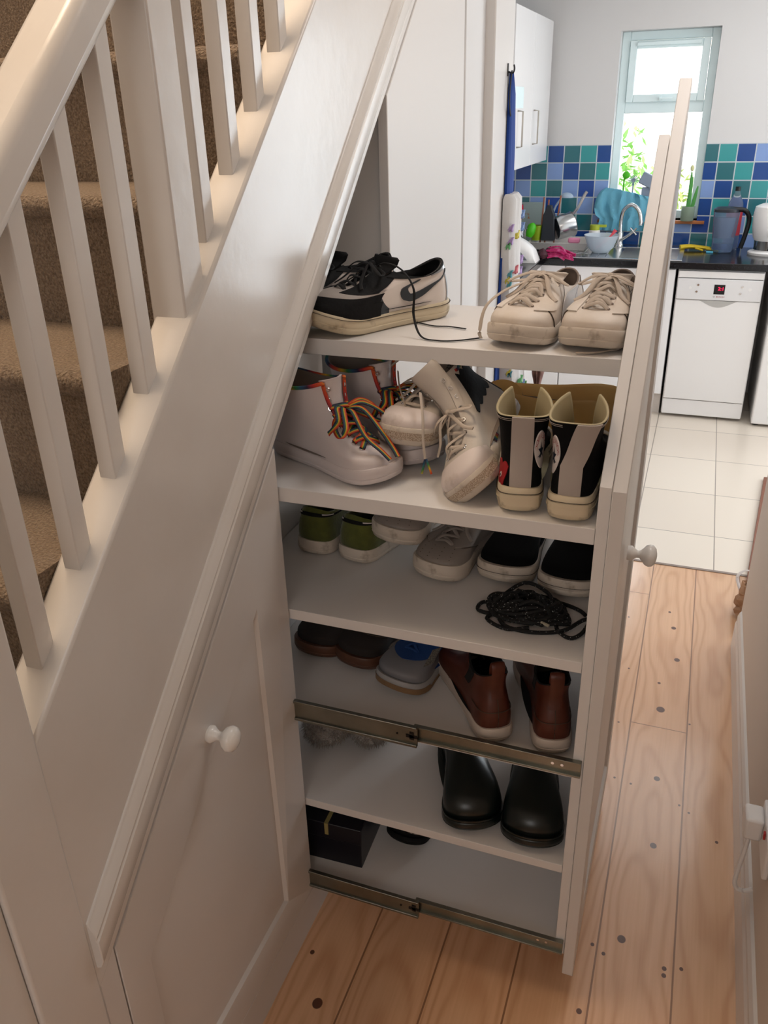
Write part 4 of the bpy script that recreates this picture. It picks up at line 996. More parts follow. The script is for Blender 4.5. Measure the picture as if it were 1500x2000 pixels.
for k, (t, z, ci) in enumerate([(.8, 1.385, 0), (.85, 1.345, 0), (.25, 1.33, 5), (.8, 1.24, 2), (.7, 1.205, 2), (.2, 1.22, 3), (.8, 1.12, 1), (.75, 1.075, 4), (.2, 1.10, 0), (.8, .90, 2), (.4, .905, 3), (.35, .84, 1), (.6, .815, 0), (.85, .80, 1), (.8, .765, 1), (.3, .77, 4)]):
    zz = [1.455, 1.30, 1.15, 1.0, .85, .68]; xx = [-.574, -.574, -.570, -.558, -.543, -.533]
    q = next(i for i in range(5) if zz[i+1] <= z); u = (zz[q]-z)/(zz[q]-zz[q+1]); xf_ = xx[q]+(xx[q+1]-xx[q])*u+.0045
    g = G(); cy = 2.765+.13*t
    body = [(-.010, -.004), (-.006, .005), (.001, .007), (.006, .014), (.013, .013), (.010, .006), (.008, -.003), (.009, -.014), (.004, -.014), (.002, -.006), (-.003, -.006), (-.005, -.015), (-.009, -.014), (-.008, -.005), (-.017, -.009)]
    g.prism([(cy+a*1.7, z+b*.9) for a, b in body], 'x', xf_-.012, xf_); g.build('animal_print', cols[ci], tote)
    yf = 2.752+.012*q*.5; g = G(); cx = (-.610+xf_)/2+(t-.5)*.012
    g.prism([(cx+a*.75, z-.03+b*.8) for a, b in body], 'y', yf-.0055, yf+.012); g.build('animal_print', cols[(ci+2) % 6], tote)
sp_ = thing('brown_scarf', 'crumpled dusky pink cloth end hanging beside the printed bag', 'cloth', (0, 0, 0))
drape(G(), -.500, 2.90, [.90, .88, .84, .80, .765], [.03, .042, .040, .022, .008], .02, 10, 2).build('cloth', mat('dusky_cloth', '#8d6a62', .8, var=(40, '#6a4c46', .4, .6)), sp_, smooth=True)

# ------------------------------------------------------------------ kitchen units
yk = 5.05
wt = G().box(-1.35, 1.4, yk-.015, yb-.009, .868, .905)
tag(wt.build('worktop', worktop_m, None, bevel=.003), 'black worktop along the back wall of the kitchen', 'worktop')
def unit(label, x0, x1, doors):
    t = thing('base_cabinet', label, 'cabinet', (0, 0, 0))
    G().box(x0, x1, yk+.022, yb-.01, .13, .866).build('carcass', kit_white, t)
    G().box(x0, x1, yk+.05, yk+.066, 0, .129).build('plinth', mat('plinth_cream', '#d8cfc8', .4), t)
    n = len(doors)-1
    for i in range(n): G().box(doors[i]+.002, doors[i+1]-.002, yk, yk+.019, .135, .862).build('door', kit_white, t, bevel=.002)
    return t
unit('white base cabinet below the sink, left of the dishwasher', -.74, -.125, [-.74, -.125])
unit('white base cabinet in the left corner of the back run', -1.35, -.742, [-1.35, -.742])
lr = thing('base_cabinet', 'white base cabinet of the left-hand run, below the wall cupboards', 'cabinet', (0, 0, 0))
G().box(-1.49, -.90, 3.9, yk-.02, .13, .866).build('carcass', kit_white, lr); G().box(-1.49, -.95, 3.9, yk-.02, 0, .129).build('plinth', mat('plinth_cream', '#d8cfc8', .4), lr)
for a in (3.9, 4.465): G().box(-.899, -.88, a+.002, a+.563, .135, .862).build('door', kit_white, lr, bevel=.002)
tag(G().box(-1.49, -.87, 3.9, yk-.016, .868, .905).build('worktop', worktop_m, None, bevel=.003), 'black worktop of the left-hand run below the wall cupboards', 'worktop')
dw = thing('dishwasher', 'slim white dishwasher with red digital display under the worktop', 'dishwasher', (0, 0, 0))
x0, x1 = -.112, .340
G().box(x0, x1, yk+.02, yb-.02, .02, .862).build('body', appl_white, dw, bevel=.002)
G().box(x0+.004, x1-.004, yk-.004, yk+.02, .115, .700).build('door', appl_white, dw, bevel=.004)
# control fascia, and a flat grey plate painted as the grip's shade
def arc_pts(n=20): return [(.04+.18*(1-k/n)*0+x0+.13+.19*k/n, .700-.034*math.sin(PI*k/n)) for k in range(n+1)]
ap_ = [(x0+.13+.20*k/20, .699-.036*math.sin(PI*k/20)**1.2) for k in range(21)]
G().prism(ap_, 'y', yk-.0055, yk-.004).build('grip_shade', mat('grip_shadow_grey', '#b9b6b2', .35), dw)
G().box(x0+.004, x1-.004, yk-.010, yk+.02, .703, .818).build('control_panel', mat('panel_white', '#e4e2e2', .3), dw, bevel=.003)
G().box(x0+.004, x1-.004, yk-.002, yk+.02, .822, .858).build('top_trim', appl_white, dw, bevel=.002)
G().box(x0+.004, x1-.004, yk+.004, yk+.02, .018, .110).build('kick_plate', appl_white, dw, bevel=.002)
G().box(x0+.20, x0+.257, yk-.0108, yk-.009, .737, .790).build('display', black, dw)
red_e = mat('red_led', '#ff1240', .4, emis=3)
tv, tf_ = text_verts('2:1', .030)
G().add([(x0+.237+v.x*.9, yk-.0112, .760+v.y*.8) for v in tv], tf_).build('display_digits', red_e, dw)
tv, tf_ = text_verts('BOSCH', .0135)
G().add([(x0+.238+v.x, yk-.0104, .719+v.y) for v in tv], tf_).build('brand_lettering', mat('red_print', '#a03040', .5), dw)
G().tube([(x0+.205+.004*math.cos(a), yk-.0104, .7235+.004*math.sin(a)) for a in [2*PI*k/12 for k in range(12)]], .0006, 5, 1, (0, 1, 0), 0, True).build('brand_emblem', slate, dw)
for (bx_, bz_) in ((.115, .785), (.110, .748), (.345, .782), (.340, .745)): G().lathe([(0, -.0035), (.0055, -.0035), (.0065, -.001), (.0065, .002)], 16, (x0+bx_, yk-.0095, bz_), 'y').build('button', chrome, dw, smooth=True)
for bx_, bz_ in ((.075, .768), (.385, .768)): G().lathe([(0, -.0015), (.008, -.0015), (.009, .002)], 16, (x0+bx_, yk-.0095, bz_), 'y').build('button', appl_white, dw, smooth=True)
wm = thing('washing_machine', 'white washing machine at the right edge, beside the dishwasher', 'washing machine', (0, 0, 0))
G().box(.392, .99, yk-.05, yb-.02, .015, .850).build('body', appl_white, wm, bevel=.008)
for q in (.42, .96): G().lathe([(.018, 0), (.018, .02), (0, .02)], 14, (q, yk, .0)).build('foot', black, wm)
G().lathe([(.17, 0), (.19, -.02), (.15, -.03), (0, -.01)], 32, (.69, yk-.05, .45), 'y').build('door', chrome, wm, smooth=True)

def wall_cab(label, y0, y1, handle_y):
    t = thing('wall_cabinet', label, 'cabinet', (0, 0, 0))
    G().box(-1.49, -1.012, y0, y1, 1.412, 2.148).build('carcass', kit_white, t)
    G().box(-1.010, -.990, y0+.0015, y1-.0015, 1.405, 2.155).build('door', kit_white, t, bevel=.002)
    G().tube([(-.990, handle_y, 1.515), (-.962, handle_y, 1.518), (-.962, handle_y, 1.685), (-.990, handle_y, 1.688)], .005, 8, 1, (0, 1, 0)).build('handle', mat('brushed_nickel', '#b9b4ac', .3, .9), t, smooth=True)
    return t
wall_cab('white wall cabinet with bar handle, furthest into the kitchen corner', 5.075, 5.612, 5.13)
wall_cab('white wall cabinet with a sheet of paper stuck on its door', 4.58, 5.073, 4.70)
pp = G().box(-.9898, -.9888, 4.60, 4.83, 1.70, 1.80)
tag(pp.build('paper_note', mat('pale_blue_paper', '#dff0f2', .7), None), 'pale sheet of paper stuck on the wall cabinet door', 'paper')

# sink, tap
sinkm = mat('stainless_steel', '#c8cacc', .22, 1)
sk3 = thing('sink', 'stainless steel sink with drainer set in the black worktop', 'sink', (0, 0, 0))
g = G(); g.box(-.86, -.10, 5.055, 5.085, .9052, .912); g.box(-.86, -.10, 5.50, 5.56, .9052, .912); g.box(-.86, -.45, 5.085, 5.50, .9052, .909); g.box(-.13, -.10, 5.085, 5.50, .9052, .912)
g.build('sink_rim', sinkm, sk3, bevel=.003)
g = G(); rows = []
for z, o in ((.909, 0), (.9085, .006), (.907, .012), (.9064, .02)): rows.append([Vector((x, y, z)) for x, y in ((-.45+o, 5.085+o), (-.13-o, 5.085+o), (-.13-o, 5.50-o), (-.45+o, 5.50-o))])
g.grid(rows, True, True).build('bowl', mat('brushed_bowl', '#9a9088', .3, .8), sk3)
for k in range(7): G().tube([(-.80+.045*k, 5.12, .9105), (-.80+.045*k, 5.46, .9105)], .003, 6).build('drainer_rib', sinkm, sk3, smooth=True)
tp = thing('kitchen_tap', 'chrome swan-neck mixer tap behind the sink', 'tap', (0, 0, 0))
bx0, by0 = -.492, 5.53
G().lathe([(.026, .912), (.026, .925), (.018, .935), (.018, .99), (.014, 1.0)], 20, (bx0, by0, 0)).build('tap_base', chrome, tp, smooth=True)
G().tube([(bx0, by0, .99), (bx0-.002, by0, 1.06), (bx0+.010, by0-.01, 1.125), (bx0+.055, by0-.03, 1.158), (bx0+.100, by0-.05, 1.13), (bx0+.118, by0-.055, 1.075), (bx0+.120, by0-.055, 1.045)], .0125, 14, 1, (0, 1, 0), 8).build('spout', chrome, tp, smooth=True)
g = G().tube([(bx0, by0-.01, .945), (bx0+.045, by0-.02, .975), (bx0+.080, by0-.03, 1.005)], .009, 10, 1, (0, 1, 0), 4)
g.tube([(bx0+.060, by0-.03, 1.025), (bx0+.098, by0-.03, .985)], .006, 8); g.tube([(bx0+.062, by0-.03, .985), (bx0+.096, by0-.03, 1.025)], .006, 8)
g.build('cross_handle', chrome, tp, smooth=True)
# left-hand clutter
def simple(name, label, catg, g, m, **k): return tag(g.build(name, m, None, **k), label, catg)
bowl = G().lathe([(0, .912), (.045, .912), (.075, .94), (.098, 1.005), (.101, 1.012), (.096, 1.008), (.070, .945), (.042, .918), (0, .918)], 32, (-.575, 5.27, 0))
simple('mixing_bowl', 'clear plastic mixing bowl on the drainer in front of the tap', 'bowl', bowl, mat('cloudy_plastic', '#dfe9f2', .2, trans=.45, ior=1.1), smooth=True)
simple('pink_spatula', 'coral pink spatula sticking out of the clear bowl', 'spatula', G().tube([(-.60, 5.25, .935), (-.535, 5.29, .99), (-.500, 5.31, 1.035)], lambda t: .005+.007*max(0, t-.6)*2.5, 8, .5, (0, 1, 0), 4), mat('coral_plastic', '#e0525e', .4), smooth=True)
rack = thing('dish_rack', 'white plastic dish rack with pan and utensils left of the sink', 'dish rack', (0, 0, 0))
g = G(); rows = []
for z, o in ((.908, .02), (.95, 0), (.955, -.004), (.955, .004), (.915, .024)): rows.append([Vector((x, y, z)) for x, y in ((-1.02+o, 5.30+o), (-.655-o, 5.30+o), (-.655-o, 5.60-o), (-1.02+o, 5.60-o))])
g.grid(rows, True, True).build('tray', mat('cream_plastic', '#e2dcd6', .4), rack, bevel=.004)
pan = thing('saucepan', 'steel saucepan on its side in the dish rack', 'pan', (0, 0, 0))
M_ = Matrix.Translation((-.83, 5.44, 1.035)) @ Matrix.Rotation(math.radians(35), 4, 'Z') @ Matrix.Rotation(math.radians(78), 4, 'Y')
G().lathe([(0, -.055), (.066, -.055), (.070, -.050), (.072, .055), (.076, .058), (.070, .056), (.066, -.045), (0, -.048)], 32).xf(M_).build('pan_body', sinkm, pan, smooth=True)
G().lathe([(.0695, .052), (.0650, -.044), (0, -.046)], 32).xf(M_).build('pan_inside', mat('black_nonstick', '#0d0e11', .3), pan, smooth=True)
G().tube([(-.785, 5.44, 1.095), (-.745, 5.43, 1.15), (-.715, 5.43, 1.215), (-.700, 5.43, 1.238)], .009, 8, .5, (0, 1, 0), 5).build('pan_handle', sinkm, pan, smooth=True)
ladle = G().tube([(-.93, 5.50, .96), (-.905, 5.51, 1.12), (-.87, 5.515, 1.185)], .006, 8, .6, (0, 1, 0), 4)
ladle.add(*(lambda rows: ([q for r in rows for q in r], [(i*16+j, i*16+(j+1) % 16, (i+1)*16+(j+1) % 16, (i+1)*16+j) for i in range(6) for j in range(16)]))([[Vector((-.832+.042*math.sin(PI/2*k/6)*math.cos(a), 5.515+.03*math.sin(PI/2*k/6)*math.sin(a), 1.195+.030*math.cos(PI/2*k/6))) for a in [2*PI*j/16 for j in range(16)]] for k in range(7)]))
simple('ladle', 'grey ladle standing upside down in the dish rack', 'ladle', ladle, mat('grey_nylon', '#a9bcd0', .4), smooth=True)
gr = G(); pr = [(-.042, 0), (.042, 0), (.034, .15), (.022, .175), (.014, .205), (-.014, .205), (-.022, .175), (-.034, .15)]
gr.prism([(a-.912, b+.957) for a, b in pr], 'y', 5.36, 5.41)
simple('box_grater', 'dark grey grater standing in the dish rack', 'grater', gr, mat('dark_grey_plastic', '#2c3038', .5), bevel=.004)
for i, (x, z1, cc) in enumerate([(-.985, 1.20, 'copper_handle'), (-.955, 1.185, 'copper_handle'), (-.898, 1.21, 'copper_handle')]):
    simple('wooden_utensil', ['brown utensil handle at the left of the dark grater', 'brown utensil handle just behind the dark grater', 'brown utensil handle leaning right behind the dark grater'][i], 'utensil', G().tube([(x+.01, 5.47, .93), (x+(.02 if i < 2 else .035), 5.48, z1)], .005, 8), mat('copper_handle', '#a9674a', .4), smooth=True)
simple('lime_cup', 'lime green cup at the left of the dish rack', 'cup', G().lathe([(0, .957), (.028, .957), (.036, 1.045), (.033, 1.045), (.026, .962), (0, .962)], 24, (-.985, 5.385, 0)), mat('lime_plastic', '#8fa81e', .35), smooth=True)
simple('green_scoop', 'bright green scoop beside the lime cup', 'scoop', G().lathe([(0, 0), (.022, .005), (.030, .03), (.026, .07), (.012, .085), (0, .09)], 20).xf(Matrix.Translation((-1.02, 5.30, .985)) @ Matrix.Rotation(.35, 4, 'Y')), mat('vivid_green', '#4fc01e', .35), smooth=True)
sd_ = thing('soap_dispenser', 'white soap bottle with lime pump top behind the bowl', 'dispenser', (0, 0, 0))
G().lathe([(0, .9055), (.032, .9055), (.034, .912), (.034, 1.005), (.028, 1.012), (0, 1.012)], 24, (-.645, 5.50, 0)).build('bottle', appl_white, sd_, smooth=True)
g = G().lathe([(.030, 1.010), (.031, 1.040), (0, 1.042)], 24, (-.645, 5.50, 0)); g.box(-.645, -.575, 5.49, 5.51, 1.026, 1.041); g.build('pump', mat('lime_pump', '#aebb3a', .4), sd_, bevel=.002)
simple('lime_dish', 'small lime green dish behind the mixing bowl', 'dish', G().lathe([(0, .9055), (.03, .9055), (.036, .975), (.033, .975), (.027, .911), (0, .911)], 20, (-.563, 5.60, 0)), mat('lime_pump', '#aebb3a', .4), smooth=True)
bd = G().box(-.075, .075, 0, .012, 0, .25).xf(Matrix.Translation((-1.06, 5.612, .907)) @ Matrix.Rotation(math.radians(-6), 4, 'X'))
simple('serving_board', 'pale board with a brown leaf pattern leaning on the tiles', 'board', bd, mat('leaf_print_board', '#9fb0ae', .4, var=(16, '#a8683f', .56, .6)), bevel=.006)
mb = thing('steel_mixing_bowl', 'steel bowl under the red goblet at the left of the worktop', 'bowl', (0, 0, 0))
G().lathe([(0, .9055), (.040, .9055), (.046, .915), (.062, 1.03), (.066, 1.045), (0, 1.044)], 28, (-1.075, 5.22, 0)).build('bowl_body', chrome, mb, smooth=True)
wg = thing('wine_glass', 'upside-down red goblet in front of the patterned board', 'glass', (0, 0, 0))
G().lathe([(.020, 1.085), (.032, 1.10), (.036, 1.135), (.033, 1.180), (.030, 1.180), (.033, 1.135), (.029, 1.105), (.0, 1.09)], 24, (-1.075, 5.22, 0)).build('cup', mat('red_glass', '#c01238', .08, trans=.35), wg, smooth=True)
G().lathe([(.03, 1.045), (.028, 1.05), (.006, 1.056), (.005, 1.085), (.020, 1.088)], 20, (-1.075, 5.22, 0)).build('stem', black, wg, smooth=True)
fp = thing('food_processor', 'white and grey rounded kitchen appliance at the left end of the worktop', 'appliance', (0, 0, 0))
rows = []
for k in range(13):
    t = k/12; hh = .15*math.sqrt(max(0, 1-(t)**2.4)); rows.append([Vector((-1.14+.26*t, 4.90+yy*(.95-.2*t), .9055+zz*hh)) for yy, zz in ((-.09, 0), (-.09, .6), (-.07, .9), (-.03, 1), (.03, 1), (.07, .9), (.09, .6), (.09, 0))])
G().grid(rows, True, True).build('housing', appl_white, fp, smooth=True, ang=50)
G().prism([(-1.13, .925), (-.925, .925), (-.96, .965), (-1.02, 1.005), (-1.13, 1.02)], 'y', 4.806, 4.812).build('side_panel', mat('mid_grey_plastic', '#7d8186', .4), fp)
G().lathe([(0, 1.045), (.055, 1.045), (.07, 1.052), (.07, 1.075), (.078, 1.08), (0, 1.08)], 28, (-1.06, 4.92, 0)).build('lid', chrome, fp, smooth=True)
rn = random.Random(12)
for k, (x, y, r) in enumerate([(-.865, 4.99, .026), (-.840, 5.05, .030), (-.885, 5.06, .024)]):
    simple('beetroot', ['dark red beetroot nearest the front on the worktop', 'largest dark red beetroot beside the pink stalks', 'small dark red beetroot against the white appliance'][k], 'vegetable', G().lathe([(0, -r), (r*.6, -r*.8), (r, 0), (r*.75, r*.7), (r*.2, r*1.05), (0, r*1.2)], 18).xf(Matrix.Translation((x, y, .9065+r*.98)) @ Matrix.Rotation(.1*k, 4, 'Y')), mat('beetroot_skin', '#4a2530', .6), smooth=True)
g = G()
for k in range(26):
    y = 4.98+rn.uniform(0, .12); z = .914+rn.uniform(0, .05); g.tube([(-.845+rn.uniform(-.02, .02), y, z), (-.78, y-.01, z+rn.uniform(-.005, .012)), (-.715+rn.uniform(-.04, .03), y-.03, max(.912, z-.015))], .0055, 6, 1, (0, 0, 1), 3)
tag(g.build('chard_stalks', mat('magenta_stalk', '#b81a62', .4, var=(30, '#e06aa0', .5, .7)), None, smooth=True), 'bundle of magenta pink stalks lying on the worktop by the sink', 'vegetable', kind='stuff')
simple('pink_sponge', 'pink sponge cloth on the edge of the dish rack', 'sponge', G().box(-.775, -.705, 5.29, 5.33, .956, .985).xf(Matrix()), mat('pink_sponge', '#e58fb0', .8), bevel=.008)
simple('steel_cutlery', 'small heap of steel cutlery beside the mixing bowl', 'cutlery', (lambda g: [g.tube([(-.735+.012*k, 5.10+.01*k, .914+.003*k), (-.655+.01*k, 5.19-.012*k, .918)], .004, 6, .5) for k in range(5)] and g)(G()), sinkm, smooth=True)
# right-hand clutter
def gloves(x, y, label, s=1):
    t = thing('rubber_glove', label, 'glove', (0, 0, 0)); g = G()
    g.tube([(x, y, .922), (x+.06*s, y+.01, .926), (x+.13*s, y+.005, .922), (x+.17*s, y, .918)], lambda q: .030-.010*q, 12, .45, (0, 0, 1), 4)
    for k in range(4): g.tube([(x+.15*s, y-.02+.012*k, .918), (x+.22*s, y-.035+.02*k, .914)], .007, 8, .8)
    g.tube([(x+.09*s, y-.02, .920), (x+.13*s, y-.05, .914)], .007, 8, .8)
    g.build('glove', mat('yellow_rubber', '#d8b81e', .45), t, smooth=True)
gloves(-.13, 5.49, 'yellow rubber glove lying on the worktop left of the filter jug')
simple('yellow_cloth', 'yellow cloth hanging over the sink edge behind the end panel', 'cloth', drape(G(), -.27, 5.42, [.965, .955, .94, .925, .913], [.07, .11, .125, .13, .12], .035, 10, 1), mat('yellow_rubber', '#d8b81e', .45), smooth=True)
simple('blue_scourer', 'small blue scourer on the worktop by the yellow glove', 'scourer', G().box(.02, .06, 5.40, 5.425, .9055, .912), mat('cyan_scourer', '#59b8d8', .8), bevel=.003)
jug = thing('filter_jug', 'clear water filter jug with black handle on the worktop', 'jug', (0, 0, 0))
def rr(cx, cy, a, b, z, n=28): return [Vector((cx+a*math.cos(q)*abs(math.cos(q))**-.25*.93 if abs(math.cos(q)) > .02 else cx, cy+b*math.sin(q), z)) for q in [2*PI*(k+.5)/n for k in range(n)]]
jx, jy = .105, 5.46
G().grid([rr(jx, jy, .055, .045, .9065), rr(jx, jy, .062, .05, .915), rr(jx, jy, .078, .055, 1.13)], True, True).build('jug_body', mat('blue_tinted_plastic', '#b4c8e6', .08, trans=.75, ior=1.15), jug, smooth=True)
G().grid([rr(jx, jy, .050, .04, .92), rr(jx, jy, .055, .044, .955)], True, True).build('water', mat('water', '#6f95c8', .02, trans=.8, ior=1.2), jug, smooth=True)
G().grid([rr(jx-.005, jy, .045, .035, .985), rr(jx-.005, jy, .060, .045, 1.10)], True, True).build('filter_hopper', mat('smoky_hopper', '#8e93a3', .2, trans=.3), jug, smooth=True)
G().grid([rr(jx, jy, .080, .057, 1.13), rr(jx, jy, .080, .057, 1.145), rr(jx, jy, .06, .04, 1.156)], True, True).build('lid', mat('lid_dark', '#2b3038', .25), jug, smooth=True, ang=50)
G().tube([(jx+.03, jy-.03, 1.145), (jx+.095, jy-.02, 1.140), (jx+.125, jy-.01, 1.09), (jx+.115, jy-.01, 1.0), (jx+.100, jy-.01, .93)], .013, 10, .8, (0, 1, 0), 6).build('handle', black, jug, smooth=True)
ck = thing('cola_bottle', 'clear plastic bottle with red label and black cap behind the jug', 'bottle', (0, 0, 0))
G().lathe([(0, .9055), (.040, .9055), (.044, .93), (.044, 1.13), (.040, 1.165), (.022, 1.205), (.014, 1.225), (.014, 1.235)], 28, (.150, 5.60, 0)).build('bottle_body', clearplastic, ck, smooth=True)
G().lathe([(.0448, .985), (.0448, 1.125)], 28, (.150, 5.60, 0)).build('label_band', mat('red_label', '#c0182c', .4), ck, smooth=True)
G().lathe([(0, 1.255), (.015, 1.255), (.015, 1.232), (0, 1.232)], 20, (.150, 5.60, 0)).build('cap', black, ck, smooth=True)
kt = thing('kettle', 'white kettle on its base at the right end of the worktop', 'kettle', (0, 0, 0))
kx, ky = .345, 5.42
G().lathe([(0, .9055), (.098, .9055), (.100, .918), (.090, .925), (0, .925)], 32, (kx, ky, 0)).build('kettle_base', appl_white, kt, smooth=True)
G().lathe([(.070, .926), (.075, .99), (.082, 1.03)], 32, (kx, ky, 0)).build('steel_band', chrome, kt, smooth=True)
G().lathe([(.070, .975), (.084, 1.0), (.096, 1.06), (.098, 1.12), (.092, 1.165), (.06, 1.18), (0, 1.183)], 32, (kx, ky, 0)).build('kettle_body', appl_white, kt, smooth=True)
G().box(kx-.004, kx+.004, ky-.099, ky-.092, 1.01, 1.09).build('water_gauge', mat('amber_gauge', '#9c7a4c', .3), kt, bevel=.002)
G().lathe([(0, 1.215), (.016, 1.21), (.018, 1.185), (.018, 1.18)], 16, (kx+.01, ky, 0)).build('lid_knob', appl_white, kt, smooth=True)
simple('white_tray', 'grey-white tray at the far right front of the worktop', 'tray', G().box(.36, .55, 5.10, 5.25, .9055, .935), mat('pale_grey_plastic', '#cbc8c4', .4), bevel=.006)
simple('orange_towel', 'orange cloth hanging at the front of the sink cabinet', 'cloth', drape(G(), -.27, yk-.022, [.865, .83, .78, .74], [.10, .11, .11, .10], .012, 8), mat('orange_cloth', '#e06a2a', .8), smooth=True)
# window sill clutter
tow = thing('blue_towel', 'light blue cloth draped over the window sill behind the tap', 'cloth', (0, 0, 0))
rows = []
for k in range(15):
    t = k/14; z = 1.245-.25*t; wd = .135+.05*math.sin(PI*min(1, t*1.4))**.5
    f = [Vector((-.475+wd*(2*j/22-1)+(-.03*t), 5.618-.012*math.sin(j*.8+t*3)-.010*math.sin(j*1.7-t*5)-.012*t, z-(.055*(j/22)**1.2*(1-t)))) for j in range(23)]; b = [q+Vector((0, .018, 0)) for q in reversed(f)]
    rows.append(f+b)
G().grid(rows, True, True).build('cloth', mat('light_blue_cotton', '#6fb4cd', .85, bump=(14, .6, .02)), tow, smooth=True, ang=70)
simple('green_spatula', 'green spoon standing behind the blue cloth at the window', 'spoon', (lambda g: g.tube([(-.505, 5.67, 1.07), (-.515, 5.67, 1.24)], .005, 6).xf(Matrix()) and G().tube([(-.505, 5.67, 1.06), (-.512, 5.67, 1.26), (-.505, 5.67, 1.30), (-.495, 5.67, 1.335)], lambda t: .005+.018*max(0, math.sin(PI*min(1, max(0, (t-.55)/.45)))), 10, .4, (0, 1, 0), 4))(G()), mat('vivid_green', '#4fc01e', .35), smooth=True)
simple('washing_up_brush', 'grey dish brush standing behind the blue cloth', 'brush', (lambda g: [g.tube([(-.455, 5.67, 1.285), (-.455+.030*math.cos(a), 5.67-.012, 1.285+.030*math.sin(a))], .0025, 5) for a in [2*PI*k/14 for k in range(14)]] and g.tube([(-.455, 5.67, 1.06), (-.455, 5.67, 1.285)], .0045, 6))(G()), mat('grey_nylon2', '#8fa0b4', .5), smooth=True)
gg = G().box(-.055, .055, -.03, .03, 0, .07).xf(Matrix.Translation((-.375, 5.66, 1.25)) @ Matrix.Rotation(.45, 4, 'Y')); gg.box(-.40, -.32, 5.645, 5.69, 1.056, 1.245)
simple('grey_gadget', 'grey plastic container behind the blue cloth in the window', 'container', gg, mat('blue_grey_plastic', '#8c99ad', .4), bevel=.006)
sb = thing('black_bottle', 'black bottle on the window sill beside the end panel', 'bottle', (0, 0, 0))
G().lathe([(0, 1.056), (.030, 1.056), (.034, 1.10), (.034, 1.19), (.014, 1.225), (.012, 1.24)], 22, (-.300, 5.635, 0)).build('bottle_body', black, sb, smooth=True)
G().lathe([(.0345, 1.175), (.0345, 1.187)], 22, (-.300, 5.635, 0)).build('white_band', white_p, sb, smooth=True)
G().tube([(-.296+.018*math.cos(a), 5.635, 1.262+.024*math.sin(a)) for a in [2*PI*k/16 for k in range(16)]], .006, 8, 1, (0, 1, 0), 0, True).build('loop', black, sb, smooth=True)
jr = thing('sill_jar', 'small glass jar at the right end of the window sill', 'jar', (0, 0, 0))
G().lathe([(0, 1.056), (.036, 1.056), (.038, 1.06), (.040, 1.14), (.037, 1.14), (.034, 1.062), (0, 1.062)], 24, (-.115, 5.64, 0)).build('glass', mat('pale_jar_glass', '#b9c9b9', .1, trans=.5, ior=1.1), jr, smooth=True)
vz = thing('tulip_leaves', 'tall green leaves in a jar on the window sill, right of the end panel', 'plant', (0, 0, 0))
lf = mat('leaf_green', '#4f9a4a', .5)
for (x, h, dx) in ((-.125, .24, .015), (-.11, .27, -.01), (-.105, .19, .03)):
    G().tube([(x, 5.64, 1.065), (x+dx*.5, 5.64, 1.065+h*.5), (x+dx, 5.64, 1.065+h)], lambda t: .003+.008*math.sin(PI*t), 8, .3, (0, 1, 0), 5).build('leaf', lf, vz, smooth=True)
G().lathe([(0, 0), (.010, .008), (.012, .022), (.006, .034), (0, .036)], 12, (-.120, 5.64, 1.335)).build('flower_bud', mat('cream_bud', '#d8d8a0', .5), vz, smooth=True)

# ------------------------------------------------------------------ outside the window
def brick_mat():
    m = bpy.data.materials.new('pale_brick'); m.use_nodes = True; n = m.node_tree.nodes; l = m.node_tree.links; p = n['Principled BSDF']; p.inputs['Roughness'].default_value = .9
    tc = n.new('ShaderNodeTexCoord'); mp_ = n.new('ShaderNodeMapping'); mp_.inputs['Rotation'].default_value = (math.radians(90), 0, 0); l.new(tc.outputs['Object'], mp_.inputs[0])
    br = n.new('ShaderNodeTexBrick'); br.inputs['Scale'].default_value = 1; br.inputs['Brick Width'].default_value = .22; br.inputs['Row Height'].default_value = .075; br.inputs['Mortar Size'].default_value = .006
    br.inputs['Color1'].default_value = C('#d6cfc8'); br.inputs['Color2'].default_value = C('#c4b4a6'); br.inputs['Mortar'].default_value = C('#e0dedb'); l.new(mp_.outputs[0], br.inputs[0]); l.new(br.outputs[0], p.inputs['Base Color'])
    return m
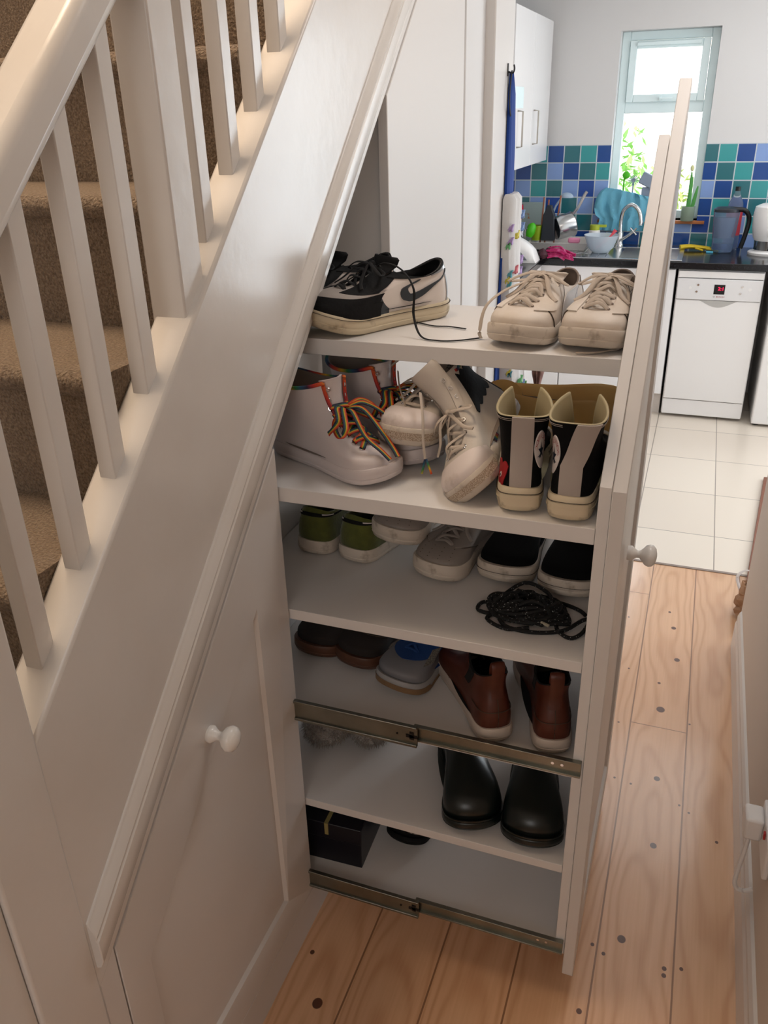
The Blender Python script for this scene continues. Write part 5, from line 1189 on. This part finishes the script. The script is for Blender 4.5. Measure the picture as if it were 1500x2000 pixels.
nb = thing('neighbouring_house', 'pale brick house with blue gutter seen through the kitchen window', 'house', (0, 0, 0))
G().box(-4.2, 3.0, 9.6, 9.8, -.5, 2.72).build('brick_wall', brick_mat(), nb)
G().box(-4.2, 3.0, 9.45, 9.6, 2.62, 2.80).build('gutter', mat('blue_grey_gutter', '#5f7d9c', .5), nb, bevel=.02)
G().prism([(9.4, 2.8), (13, 4.6), (13, 4.7), (9.4, 2.9)], 'x', -4.2, 3.0).build('roof', mat('pale_roof', '#cfd6dc', .8), nb)
G().tube([(-1.02, 9.52, -.4), (-1.02, 9.52, 3.3)], .055, 12, 1, (0, 1, 0)).build('downpipe', mat('blue_grey_gutter', '#5f7d9c', .5), nb, smooth=True)
G().box(-1.9, -1.35, 9.53, 9.6, 1.0, 2.3).build('back_door', mat('teal_paint', '#7fc0c8', .5), nb, bevel=.01)
struct(G().box(-6, 6, 5.83, 14, -.55, -.5).build('ground_outside', mat('pale_paving', '#c9c4b8', .9)))
lm = [mat('shrub_green', '#7fb05a', .7), mat('shrub_olive', '#a8b868', .7)]
rn = random.Random(31)
for k, (x, y, z, r) in enumerate(((-.95, 8.4, .95, .62), (-.35, 8.7, .55, .55), (.45, 8.2, .6, .5))):
    sh = thing('garden_shrub', ['tall leafy shrub behind the left half of the window', 'low shrub seen behind the blue cloth', 'shrub seen to the right of the end panel'][k], 'shrub', (x, y, -.5), 'shrubs outside the window')
    g = G()
    for q in range(700):
        a = rn.uniform(0, 2*PI); p = math.acos(rn.uniform(-1, 1)); R_ = r*rn.random()**.4
        c = Vector((R_*math.sin(p)*math.cos(a)*.8, R_*math.sin(p)*math.sin(a)*.6, z+.5-.0+R_*math.cos(p)*1.1)); d = Vector((rn.uniform(-1, 1), rn.uniform(-1, 1), rn.uniform(-1, 1))).normalized()*.05; e = d.cross(Vector((0, .5, 1))).normalized()*.02
        g.add([c-d, c+e, c+d, c-e], [(0, 1, 2, 3)])
    g.build('foliage', lm[k % 2], sh)
    G().tube([(0, 0, 0), (.03, 0, z+.4)], .03, 8).build('stem', oak, sh, smooth=True)
